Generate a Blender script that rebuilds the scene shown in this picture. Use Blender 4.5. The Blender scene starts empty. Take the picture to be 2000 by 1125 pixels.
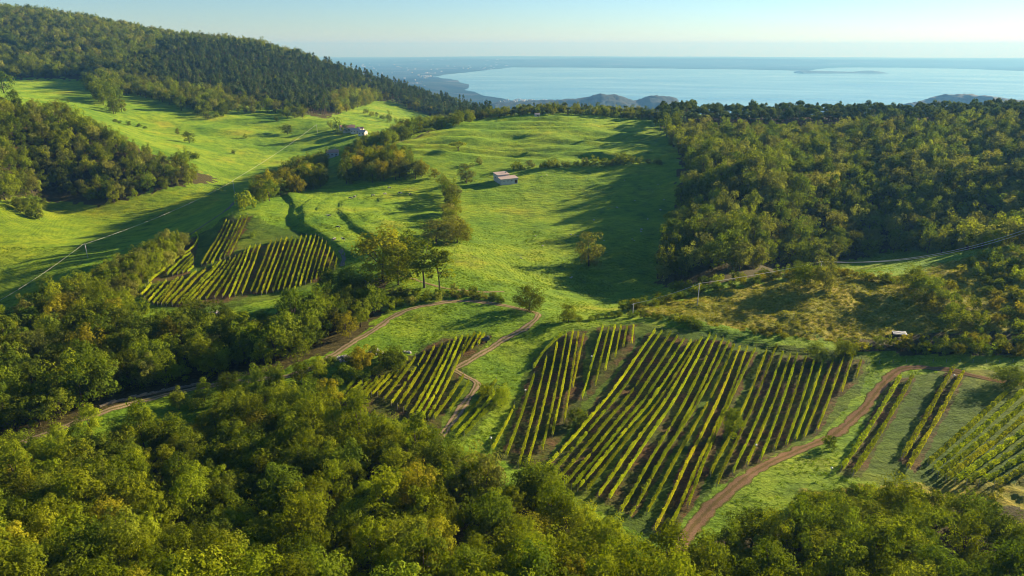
import bpy, math, random
import numpy as np
from mathutils import Vector, Matrix

# ------------------------------------------------------------------ camera, sky, sun, exposure
scene = bpy.context.scene
COL = scene.collection
CAM_Z = 100.0
PITCH = math.radians(19.55)
F = 1333.0                                   # focal length in pixels of the 2000 px wide photograph
cam_d = bpy.data.cameras.new('camera'); cam_d.sensor_width = 36.0; cam_d.lens = 36.0 * F / 2000.0
cam_d.clip_start = 1.0; cam_d.clip_end = 250000.0
cam = bpy.data.objects.new('camera', cam_d); COL.objects.link(cam)
cam.location = (0, 0, CAM_Z); cam.rotation_euler = (math.pi / 2 - PITCH, 0, 0)
scene.camera = cam

SUN_AZ = math.radians(58.0)                  # from +Y (view direction) towards +X (right)
SUN_EL = math.radians(14.5)
world = bpy.data.worlds.new('World'); scene.world = world; world.use_nodes = True
wn = world.node_tree; wn.nodes.clear()
sky = wn.nodes.new('ShaderNodeTexSky'); sky.sky_type = 'NISHITA'; sky.sun_disc = False
sky.sun_elevation = SUN_EL; sky.sun_rotation = SUN_AZ
sky.altitude = 500.0; sky.air_density = 1.0; sky.dust_density = 0.05; sky.ozone_density = 5.0
bgn = wn.nodes.new('ShaderNodeBackground'); bgn.inputs['Strength'].default_value = 0.056
won = wn.nodes.new('ShaderNodeOutputWorld')
wn.links.new(sky.outputs[0], bgn.inputs[0]); wn.links.new(bgn.outputs[0], won.inputs[0])

SUNV = Vector((math.sin(SUN_AZ) * math.cos(SUN_EL), math.cos(SUN_AZ) * math.cos(SUN_EL), math.sin(SUN_EL)))
sun_d = bpy.data.lights.new('sun', 'SUN'); sun_d.energy = 5.0; sun_d.angle = math.radians(0.55)
sun_d.color = (1.0, 0.83, 0.54)
sun = bpy.data.objects.new('sun', sun_d); COL.objects.link(sun)
sun.rotation_euler = (-SUNV).to_track_quat('-Z', 'Y').to_euler()

vs = scene.view_settings
vs.view_transform = 'Standard'; vs.look = 'None'; vs.exposure = 1.58; vs.gamma = 1.0; vs.use_curve_mapping = False
scene.render.engine = 'CYCLES'
cy = scene.cycles
cy.use_denoising = True
cy.max_bounces = 5; cy.diffuse_bounces = 2; cy.glossy_bounces = 2; cy.transmission_bounces = 3
cy.transparent_max_bounces = 4; cy.volume_bounces = 0
cy.sample_clamp_indirect = 4.0
cy.filter_width = 1.05

# ------------------------------------------------------------------ pixel <-> world helpers
CP, SP = math.cos(PITCH), math.sin(PITCH)
def raydir(u, v):
    dx = (u - 1000.0) / F; dv = (v - 562.5) / F
    yy = CP - dv * SP
    return dx / yy, (-SP - dv * CP) / yy      # x and z gained per metre of y
def at(u, v, Y):
    a, b = raydir(u, v)
    return np.array([a * Y, Y, CAM_Z + b * Y])
def project(x, y, z):
    zz = np.asarray(z) - CAM_Z
    d = np.maximum(np.asarray(y) * CP - zz * SP, 1e-3)
    return 1000.0 + F * np.asarray(x) / d, 562.5 + F * (-np.asarray(y) * SP - zz * CP) / d
def inpoly(u, v, poly):
    u = np.asarray(u); v = np.asarray(v)
    r = np.zeros(u.shape, bool); n = len(poly); j = n - 1
    for i in range(n):
        xi, yi = poly[i]; xj, yj = poly[j]
        if yi != yj:
            r ^= ((yi > v) != (yj > v)) & (u < (xj - xi) * (v - yi) / (yj - yi) + xi)
        j = i
    return r

def vnoise(x, y, seed=0):
    x = np.asarray(x, float); y = np.asarray(y, float)
    xi = np.floor(x).astype(np.int64); yi = np.floor(y).astype(np.int64)
    fx = x - xi; fy = y - yi
    fx = fx * fx * (3 - 2 * fx); fy = fy * fy * (3 - 2 * fy)
    def h(a, b):
        n = (a * 374761393 + b * 668265263 + seed * 982451653) & 0xffffffff
        n = ((n ^ (n >> 13)) * 1274126177) & 0xffffffff
        return ((n ^ (n >> 16)) & 0xffff) / 32767.5 - 1.0
    return (h(xi, yi) * (1 - fx) + h(xi + 1, yi) * fx) * (1 - fy) + (h(xi, yi + 1) * (1 - fx) + h(xi + 1, yi + 1) * fx) * fy
def fbm(x, y, seed=0, o=3):
    r = 0; a = 1.0; s = 1.0
    for i in range(o):
        r = r + a * vnoise(x * s, y * s, seed + i * 17); a *= 0.5; s *= 2.03
    return r
def sstep(a, b, x):
    t = np.clip((x - a) / (b - a), 0, 1)
    return t * t * (3 - 2 * t)

# ------------------------------------------------------------------ terrain
CTRL_PX = [  # (u, v, forward distance of the ground, height correction)
 (200,1125,102,0),(1000,1125,102,0),(1800,1125,104,0),(-300,1125,102,0),(2300,1125,106,0),
 (0,890,160,0),(215,800,185,0),(560,735,205,0),(430,790,192,0),(100,960,145,0),(500,900,155,0),(-300,950,150,0),
 (100,680,245,0),(0,640,262,0),(-250,680,255,0),(300,680,238,0),(500,660,246,0),(650,640,248,0),(700,600,272,0),
 (850,640,245,0),(900,590,272,0),(1050,605,268,0),(830,830,172,0),(800,740,205,0),(930,660,238,0),(700,830,172,0),
 (980,800,187,0),(1050,700,225,0),(1000,880,160,0),
 (1290,1040,123,0),(1130,950,143,0),(1070,900,155,0),(1300,900,155,0),(1250,800,188,0),(1500,850,172,0),(1450,780,197,0),
 (1250,650,245,0),(1450,700,226,0),(1650,700,228,0),(1600,800,190,0),(1140,650,246,0),
 (1700,950,140,0),(1450,1000,130,0),(1800,1050,122,0),(1900,760,198,0),(2000,850,167,0),(1790,722,217,0),(2150,800,182,-1),
 (1280,612,264,0),(1362,597,272,0),(1450,560,292,0),(1600,540,305,0),(1800,540,300,0),(1700,600,272,0),(1600,650,247,0),(1500,620,262,0),
 (1900,620,255,0),(2000,560,285,0),(2000,480,325,0),(2250,500,300,-8),(1750,690,231,0),(1950,700,222,0),(1900,520,312,0),
 (1100,560,332,0),(1000,520,345,0),(900,480,365,0),(880,520,325,0),(760,540,302,0),(1180,580,322,0),(1300,545,350,0),
 (1500,515,385,0),(1650,510,400,0),(1750,500,404,0),(1650,490,425,0),(1900,470,420,0),
 (640,470,372,0),(570,400,452,0),(500,440,408,0),(700,370,505,0),(850,370,510,0),(850,430,430,0),(480,392,470,0),
 (420,430,435,0),(385,452,428,0),(280,590,288,0),(450,600,285,0),(660,540,318,0),(400,500,360,0),(300,540,325,0),
 (330,425,520,0),(250,470,450,0),(170,500,405,0),(0,600,335,0),(-200,600,338,0),(60,520,388,0),(430,380,590,0),
 (960,352,533,0),(1100,330,565,0),(1300,320,575,0),(1250,380,505,0),(1150,420,465,0),(1000,430,450,0),(950,470,400,0),(1050,480,395,0),(1200,500,385,0),
 (900,290,615,0),(750,297,600,0),(1000,270,665,0),(1200,280,650,0),(1050,228,760,0),(900,250,700,0),(1200,240,740,0),(1290,262,690,0),(820,272,650,0),
 (1400,460,400,5),(1500,380,470,5),(1370,440,440,4),(1700,400,480,0),(1850,380,485,0),(1500,318,570,0),(1800,302,600,0),(1950,345,520,0),
 (1500,262,700,0),(1800,264,680,0),(1400,240,775,0),(1600,240,785,0),(1800,237,800,0),(2000,232,780,0),(2250,250,760,5),(2250,400,420,5),
 (0,400,500,0),(100,380,560,0),(0,300,560,-6),(0,210,640,-6),(150,300,600,-6),(200,262,640,-6),(300,305,640,-4),(380,350,610,-3),(250,392,560,0),(150,412,540,0),
 (420,345,660,0),(-300,230,640,-5),(-300,420,500,0),
 (100,180,1000,0),(250,235,850,0),(300,265,800,0),(400,330,665,0),(400,300,735,0),(480,270,850,0),(560,280,850,0),(620,300,800,0),(530,320,745,0),
 (500,215,1000,0),(350,200,1000,0),(620,235,950,0),(690,250,920,0),(650,295,800,0),(740,218,1150,0),(650,218,1100,0),(800,240,1050,-4),(860,230,1150,-6),
 (0,155,1250,0),(150,158,1250,0),(250,160,1200,0),(350,178,1150,0),(470,200,1080,0),(600,215,1060,-3),
 (0,85,1500,-16),(0,22,1800,-16),(100,35,1740,-16),(200,52,1680,-17),(300,74,1600,-17),(350,86,1500,-18),(400,92,1460,-20),(480,106,1450,-20),(600,130,1450,-20),(700,153,1450,-19),(800,178,1430,-18),(930,216,1380,-15),
 (-300,40,1600,-12),(-300,160,1250,0),(500,160,1240,-12),(700,185,1260,-12),(800,205,1280,-10),
]
CTRL_W = [(0,40,28),(-90,40,24),(90,40,28),(0,-60,55),(-200,-40,30),(200,-40,40),(-220,120,0),(220,110,4),(-420,300,-26),(-420,420,-24),(-560,600,25),
 (-900,700,60),(-1300,1200,110),(-2400,1900,230),(330,300,6),(420,420,14),(600,620,40),(900,820,30),(1500,1400,20),(2600,2000,0),(300,180,4),
 (20,1000,10),(200,1000,15),(20,1500,-10),(600,1500,0),(0,2500,-20),(-1000,2500,100),(-600,1900,110),(-200,1750,0),(1800,2600,0),(-3500,3000,200),(3500,3200,0)]
cx, cyy, cz = [], [], []
for u, v, Y, dz in CTRL_PX:
    p = at(u, v, Y); cx.append(p[0]); cyy.append(p[1]); cz.append(p[2] + dz)
for p in CTRL_W:
    cx.append(p[0]); cyy.append(p[1]); cz.append(p[2])
cx = np.array(cx); cyy = np.array(cyy); cz = np.array(cz)
# thin-plate spline, solved in a slightly log-warped distance so near and far points weigh alike
def warp(x, y):
    k = 300.0
    r = np.hypot(x, y + 60) + 1e-6
    g = k * np.log1p(r / k) / r
    return x * g / 100.0, (y + 60) * g / 100.0
def tps_k(r2):
    return 0.5 * r2 * np.log(r2 + 1e-12)
wx, wy = warp(cx, cyy); n = len(cx)
K = tps_k((wx[:, None] - wx[None]) ** 2 + (wy[:, None] - wy[None]) ** 2) + np.eye(n) * 2e-4
P = np.stack([np.ones(n), wx, wy], 1)
A = np.zeros((n + 3, n + 3)); A[:n, :n] = K; A[:n, n:] = P; A[n:, :n] = P.T
sol = np.linalg.solve(A, np.concatenate([cz, np.zeros(3)]))
def base_h(x, y):
    a, b = warp(x, y)
    out = sol[n] + sol[n + 1] * a + sol[n + 2] * b
    for i in range(n):
        out = out + sol[i] * tps_k((a - wx[i]) ** 2 + (b - wy[i]) ** 2)
    return out

NR, NC = 800, 640
Y0, Y1, YO, SM = -55.0, 4200.0, 80.0, 1.12
LR = math.log((Y1 + YO) / (Y0 + YO))
rowy = (Y0 + YO) * np.exp(LR * np.arange(NR) / (NR - 1)) - YO
cols = np.linspace(-SM, SM, NC)
GX = cols[None, :] * (rowy[:, None] + YO); GY = np.repeat(rowy[:, None], NC, 1)
EDGE_S = np.array([-1.2, -0.75, -0.45, -0.25, -0.10, -0.055, -0.02, 0.02, 0.2, 0.5, 0.9, 1.2])
EDGE_Y = np.array([2600, 2100, 1750, 1560, 1480, 1420, 900, 850, 880, 880, 860, 900.])
LAKE_Z = -460.0
def far_drop(x, y, z):
    e = np.interp(x / np.maximum(y, 30), EDGE_S, EDGE_Y)
    d = np.maximum(y - e, 0)
    z = z - 0.42 * d * d / (d + 160.0)
    return np.maximum(z, LAKE_Z - 12) if np.ndim(z) else z
GZ = far_drop(GX, GY, base_h(GX, GY))

# zones of the ground, drawn on the photograph and carried by the land
Z_SOIL = [  # vineyard blocks with tilled earth between the rows
 [(1036,730),(1060,690),(1108,648),(1146,648),(1136,800),(1062,905),(1000,918),(975,890)],
 [(1168,640),(1242,636),(1236,685),(1140,790)],
 [(1268,648),(1355,668),(1260,800),(1140,960),(1058,918)],
 [(1360,660),(1432,668),(1340,840),(1240,1015),(1160,975)],
 [(1436,682),(1480,682),(1355,995),(1310,1050),(1272,1040)],
 [(1500,685),(1596,702),(1545,870),(1398,955)],
 [(1618,702),(1690,702),(1675,750),(1640,775),(1598,850),(1562,862)],
 [(1745,740),(1790,738),(1680,935),(1636,925)],[(1850,722),(1890,728),(1790,925),(1755,900)],
 [(690,745),(870,660),(960,655),(900,720),(860,835),(700,800),(650,800)],
 [(500,480),(615,462),(660,500),(640,545),(520,570),(488,575)],[(385,530),(510,480),(505,560),(475,585),(400,600),(325,600)],
 [(270,565),(350,545),(400,530),(330,600),(290,590)],[(392,520),(440,430),(492,424),(455,500)],[(290,552),(380,462),(388,480),(370,540)],
]
Z_DRY = [[(1230,608),(1362,575),(1500,545),(1640,535),(1760,540),(2000,470),(2600,440),(2600,720),(1900,690),(1650,670),(1500,655),(1330,625)],
 [(255,330),(330,312),(420,345),(400,352),(300,365)],[(1560,960),(2000,930),(2400,900),(2400,1200),(1500,1200)]]
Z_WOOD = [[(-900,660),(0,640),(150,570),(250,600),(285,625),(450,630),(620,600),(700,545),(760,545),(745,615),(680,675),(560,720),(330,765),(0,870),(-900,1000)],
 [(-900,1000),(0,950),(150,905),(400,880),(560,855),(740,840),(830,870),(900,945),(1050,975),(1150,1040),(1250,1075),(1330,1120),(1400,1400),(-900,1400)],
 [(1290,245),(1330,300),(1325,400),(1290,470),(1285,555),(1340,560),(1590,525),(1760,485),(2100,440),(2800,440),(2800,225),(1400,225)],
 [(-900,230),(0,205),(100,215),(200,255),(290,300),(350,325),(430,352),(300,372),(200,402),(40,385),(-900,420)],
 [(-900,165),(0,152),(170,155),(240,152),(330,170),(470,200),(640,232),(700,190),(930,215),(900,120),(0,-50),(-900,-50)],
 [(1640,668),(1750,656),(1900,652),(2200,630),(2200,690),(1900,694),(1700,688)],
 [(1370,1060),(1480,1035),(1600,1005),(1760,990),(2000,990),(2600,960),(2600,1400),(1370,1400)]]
Z_YELLOW = [[(-900,700),(0,620),(180,500),(420,400),(440,370),(300,375),(0,400),(-900,420)]]
GU, GV = project(GX, GY, GZ)
infront = GY > 30
def zone(polys, ymin=0, ymax=1e9, jit=0.0, seed=3):
    m = np.zeros(GX.shape, bool)
    ju = GU + jit * fbm(GX / 5, GY / 5, seed); jv = GV + jit * 0.5 * fbm(GX / 5, GY / 5, seed + 50)
    for p in polys:
        m |= inpoly(ju, jv, p)
    return (m & infront & (GY > ymin) & (GY < ymax)).astype(float)
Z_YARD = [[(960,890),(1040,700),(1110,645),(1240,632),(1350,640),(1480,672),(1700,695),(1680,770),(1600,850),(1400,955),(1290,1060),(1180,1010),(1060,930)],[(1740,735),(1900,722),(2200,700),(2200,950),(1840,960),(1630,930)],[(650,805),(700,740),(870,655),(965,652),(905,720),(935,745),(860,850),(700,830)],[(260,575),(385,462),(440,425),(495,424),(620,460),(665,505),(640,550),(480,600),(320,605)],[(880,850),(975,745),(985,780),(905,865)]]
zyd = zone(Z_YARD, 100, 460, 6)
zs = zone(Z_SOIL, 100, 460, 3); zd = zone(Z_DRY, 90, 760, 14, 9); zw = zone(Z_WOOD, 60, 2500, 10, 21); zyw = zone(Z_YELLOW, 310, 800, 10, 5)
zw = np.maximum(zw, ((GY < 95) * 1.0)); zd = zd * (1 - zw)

# relief: rolling, hill folds, tussocks, terrace banks
mg = sstep(60, 130, GY)
GZ = GZ + 0.55 * fbm(GX / 28, GY / 28, 1) + 0.14 * fbm(GX / 6, GY / 6, 2, 2) * mg
hill = sstep(560, 610, GY) * (1 - sstep(745, 775, GY)) * sstep(-190, -120, GX) * (1 - sstep(170, 210, GX))
GZ = GZ + hill * (2.0 * (1 - 2 * np.abs(vnoise(GX / 80 + 3, GY / 20 + .3 * GX / 60, 31))) * .8 + 1.8 * vnoise(GX / 38, GY / 8, 33))
bowl = sstep(375, 400, GY) * (1 - sstep(530, 560, GY)) * sstep(-40, -15, GX) * (1 - sstep(190, 215, GX))
GZ = GZ + bowl * (0.45 * vnoise(GX / 9, GY / 4, 41) + 0.5 * vnoise(GX / 3.2, GY / 3.2, 43) * vnoise(GX / 30, GY / 30, 44))
GZ = GZ + zd * (0.55 * vnoise(GX / 3.0, GY / 3.0, 51) + 0.9 * vnoise(GX / 9, GY / 9, 52))
vale = sstep(640, 720, GY) * (1 - sstep(1000, 1060, GY)) * (1 - sstep(-190, -130, GX))
GZ = GZ + vale * (1.6 * vnoise(GX / 90, GY / 30, 61) + 0.8 * vnoise(GX / 40, GY / 13, 62))

def rc(y):  # fractional row and column of a point
    return np.log((np.maximum(y, Y0 + .01) + YO) / (Y0 + YO)) / LR * (NR - 1)
def H(x, y):
    x = np.asarray(x, float); y = np.asarray(y, float)
    r = np.clip(rc(y), 0, NR - 1.001); c = np.clip((x / (y + YO) + SM) / (2 * SM) * (NC - 1), 0, NC - 1.001)
    ri = r.astype(int); ci = c.astype(int); fr = r - ri; fc = c - ci

    y0 = rowy[ri]; y1 = rowy[ri + 1]; fr = (y - y0) / (y1 - y0)
    return (GZ[ri, ci] * (1 - fc) + GZ[ri, ci + 1] * fc) * (1 - fr) + (GZ[ri + 1, ci] * (1 - fc) + GZ[ri + 1, ci + 1] * fc) * fr
MARCH = np.concatenate([np.exp(np.linspace(math.log(60), math.log(2600), 900))])
def pick(u, v, ymin=60, ymax=2600):
    a, b = raydir(u, v)
    ys = MARCH[(MARCH >= ymin) & (MARCH <= ymax)]
    d = H(a * ys, ys) - (CAM_Z + b * ys)
    k = np.nonzero(d > 0)[0]
    if len(k) == 0:
        i = int(np.argmax(d)); y = ys[i]
    else:
        i = int(k[0])
        if i == 0: y = ys[0]
        else:
            t = d[i - 1] / (d[i - 1] - d[i]); y = ys[i - 1] + t * (ys[i] - ys[i - 1])
    return np.array([a * y, y, float(H(a * y, y))])
def polydist(px, py, pts):   # signed distance to a polyline in plan
    best = np.full(px.shape, 1e9); sgn = np.zeros(px.shape)
    for i in range(len(pts) - 1):
        ax, ay = pts[i][:2]; bx, by = pts[i + 1][:2]
        dx, dy = bx - ax, by - ay; L = dx * dx + dy * dy
        t = np.clip(((px - ax) * dx + (py - ay) * dy) / L, 0, 1)
        d = np.hypot(px - ax - t * dx, py - ay - t * dy)
        s = np.sign(dx * (py - ay) - dy * (px - ax))
        m = d < best
        best = np.where(m, d, best); sgn = np.where(m, s, sgn)
    return best, sgn
def bank(pxs, h, w=1.2, fade=16, ymin=300, ymax=560):
    pts = [pick(u, v, ymin, ymax) for u, v in pxs]
    ys = [p[1] for p in pts]
    r0, r1 = int(rc(min(ys) - 60)), int(rc(max(ys) + 60)) + 1
    x, y = GX[r0:r1], GY[r0:r1]
    d, s = polydist(x, y, pts)
    GZ[r0:r1] += h * np.tanh(d * s / w) * np.exp(-(d / fade) ** 2)
for pxs, hh in (([(560,382),(573,398),(567,415),(580,436),(622,462),(668,492)], .95), ([(690,388),(667,396),(661,412),(690,442),(745,470)], .8),
                ([(600,392),(588,402),(590,412)], 0.8), ([(640,388),(625,396),(622,404)], 0.7), ([(790,402),(740,420),(760,432),(860,440)], -0.8),
                ([(585,398),(579,416),(598,440),(640,464)], .4), ([(612,396),(602,410),(622,436),(668,458)], .4), ([(640,394),(634,408),(655,430),(700,452)], .4), ([(705,398),(690,408),(715,430),(790,450)], .45), ([(740,392),(730,402),(770,420),(850,424)], .45), ([(780,382),(775,392),(810,404),(862,405)], .4),
                ([(500,455),(520,440),(515,425)], .6), ([(820,372),(760,378),(700,384)], 0.8)):
    bank(pxs, hh)
def bank2(pxs, h, w, fade, ymin, ymax): bank(pxs, h, w, fade, ymin, ymax)
bank2([(1340,636),(1400,648),(1470,668),(1540,684),(1620,690)], 0.7, 0.8, 6, 200, 300)

# ------------------------------------------------------------------ materials
def new_mat(name):
    m = bpy.data.materials.new(name); m.use_nodes = True
    m.node_tree.nodes.clear()
    return m, m.node_tree.nodes, m.node_tree.links
def out(nt, sh):
    o = nt.nodes.new('ShaderNodeOutputMaterial'); nt.links.new(sh, o.inputs['Surface']); return o
def ramp(nodes, stops, interp='LINEAR'):
    r = nodes.new('ShaderNodeValToRGB'); r.color_ramp.interpolation = interp
    e = r.color_ramp.elements
    while len(e) < len(stops): e.new(0.5)
    for i, (p, c) in enumerate(stops):
        e[i].position = p; e[i].color = (*c, 1)
    return r
def noise(nodes, links, scale, detail=3, rough=0.55, vec=None):
    t = nodes.new('ShaderNodeTexNoise'); t.inputs['Scale'].default_value = scale
    t.inputs['Detail'].default_value = detail; t.inputs['Roughness'].default_value = rough
    if vec is not None: links.new(vec, t.inputs['Vector'])
    return t
def mixc(nodes, links, fac, a, b, blend='MIX'):
    m = nodes.new('ShaderNodeMix'); m.data_type = 'RGBA'; m.blend_type = blend; m.clamp_factor = True
    for s, val in ((m.inputs['Factor'], fac), (m.inputs[6], a), (m.inputs[7], b)):
        if hasattr(val, 'is_output') or hasattr(val, 'links'): links.new(val, s)
        else: s.default_value = val if not isinstance(val, tuple) else (*val, 1)
    return m.outputs[2]
def plain(name, color, rough=0.8, var=0.25, scale=3.0, bump=0.0, metallic=0.0):
    m, N, L = new_mat(name)
    b = N.new('ShaderNodeBsdfPrincipled'); b.inputs['Roughness'].default_value = rough; b.inputs['Metallic'].default_value = metallic; b.inputs['Specular IOR Level'].default_value = .15 if rough > .75 else .4
    tc = N.new('ShaderNodeTexCoord')
    t = noise(N, L, scale, 4, 0.6, tc.outputs['Object'])
    lo = tuple(c * (1 - var) for c in color); hi = tuple(min(1, c * (1 + var)) for c in color)
    r = ramp(N, [(0.3, lo), (0.7, hi)]); L.new(t.outputs['Fac'], r.inputs[0]); L.new(r.outputs[0], b.inputs['Base Color'])
    if bump:
        bp = N.new('ShaderNodeBump'); bp.inputs['Strength'].default_value = bump; bp.inputs['Distance'].default_value = 0.05
        L.new(t.outputs['Fac'], bp.inputs['Height']); L.new(bp.outputs[0], b.inputs['Normal'])
    out(m.node_tree, b.outputs[0]); return m

def leaf_mat(name, stops, trans=0.44, transcol=(1.25, 1.3, 0.4), hue=0.012, val=0.3):
    m, N, L = new_mat(name)
    at_ = N.new('ShaderNodeAttribute'); at_.attribute_name = 'tint'
    oi = N.new('ShaderNodeObjectInfo')
    ad = N.new('ShaderNodeMath'); ad.operation = 'MULTIPLY_ADD'; ad.inputs[1].default_value = 0.55
    md = N.new('ShaderNodeMath'); md.operation = 'MULTIPLY'; md.inputs[1].default_value = 0.45
    L.new(oi.outputs['Random'], md.inputs[0]); L.new(at_.outputs['Fac'], ad.inputs[0]); L.new(md.outputs[0], ad.inputs[2])
    r = ramp(N, stops); L.new(ad.outputs[0], r.inputs[0])
    # a second per-tree number for brightness
    ws = N.new('ShaderNodeTexWhiteNoise'); ws.noise_dimensions = '1D'; L.new(oi.outputs['Random'], ws.inputs['W'])
    hs = N.new('ShaderNodeHueSaturation')
    mr = N.new('ShaderNodeMapRange'); mr.inputs['To Min'].default_value = 1 - val; mr.inputs['To Max'].default_value = 1 + val
    L.new(ws.outputs['Value'], mr.inputs['Value']); L.new(mr.outputs[0], hs.inputs['Value'])
    mh = N.new('ShaderNodeMapRange'); mh.inputs['To Min'].default_value = 0.5 - hue; mh.inputs['To Max'].default_value = 0.5 + hue
    sx = N.new('ShaderNodeSeparateColor'); L.new(ws.outputs['Color'], sx.inputs[0]); L.new(sx.outputs[1], mh.inputs['Value']); L.new(mh.outputs[0], hs.inputs['Hue'])
    L.new(r.outputs[0], hs.inputs['Color'])
    d = N.new('ShaderNodeBsdfDiffuse'); L.new(hs.outputs[0], d.inputs[0])
    tr = N.new('ShaderNodeBsdfTranslucent')
    L.new(mixc(N, L, 1.0, hs.outputs[0], transcol, 'MULTIPLY'), tr.inputs[0])
    mx = N.new('ShaderNodeMixShader'); mx.inputs[0].default_value = trans
    L.new(d.outputs[0], mx.inputs[1]); L.new(tr.outputs[0], mx.inputs[2])
    out(m.node_tree, mx.outputs[0]); return m

LEAF = {
 'olive': leaf_mat('leaf_olive', [(0.0, (0.075, 0.096, 0.005)), (.5, (0.163, 0.200, 0.009)), (1, (0.315, 0.342, 0.017))]),
 'green': leaf_mat('leaf_green', [(0.0, (0.046, 0.074, 0.007)), (.5, (0.120, 0.161, 0.013)), (1, (0.259, 0.292, 0.023))]),
 'autumn': leaf_mat('leaf_autumn', [(0.0, (0.102, 0.104, 0.007)), (.5, (0.225, 0.213, 0.013)), (1, (0.382, 0.319, 0.020))]),
 'grey': leaf_mat('leaf_grey', [(0.0, (0.082, 0.093, 0.020)), (.5, (0.191, 0.203, 0.040)), (1, (0.328, 0.319, 0.062))]),
 'pine': leaf_mat('leaf_pine', [(0.0, (0.036, 0.059, 0.017)), (.5, (0.085, 0.122, 0.029)), (1, (0.164, 0.186, 0.043))], trans=0.35, hue=0.012),
 'vine': leaf_mat('leaf_vine', [(0.0, (0.123, 0.153, 0.006)), (.45, (0.300, 0.346, 0.013)), (.8, (0.491, 0.478, 0.023)), (1, (0.593, 0.478, 0.025))], trans=0.55),
}
BARK = plain('bark', (.075, .058, .042), 0.9, 0.35, 4.0, 0.4)
BARK_PINE = plain('bark_pine', (.12, .075, .05), 0.9, 0.35, 3.0, 0.4)

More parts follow.
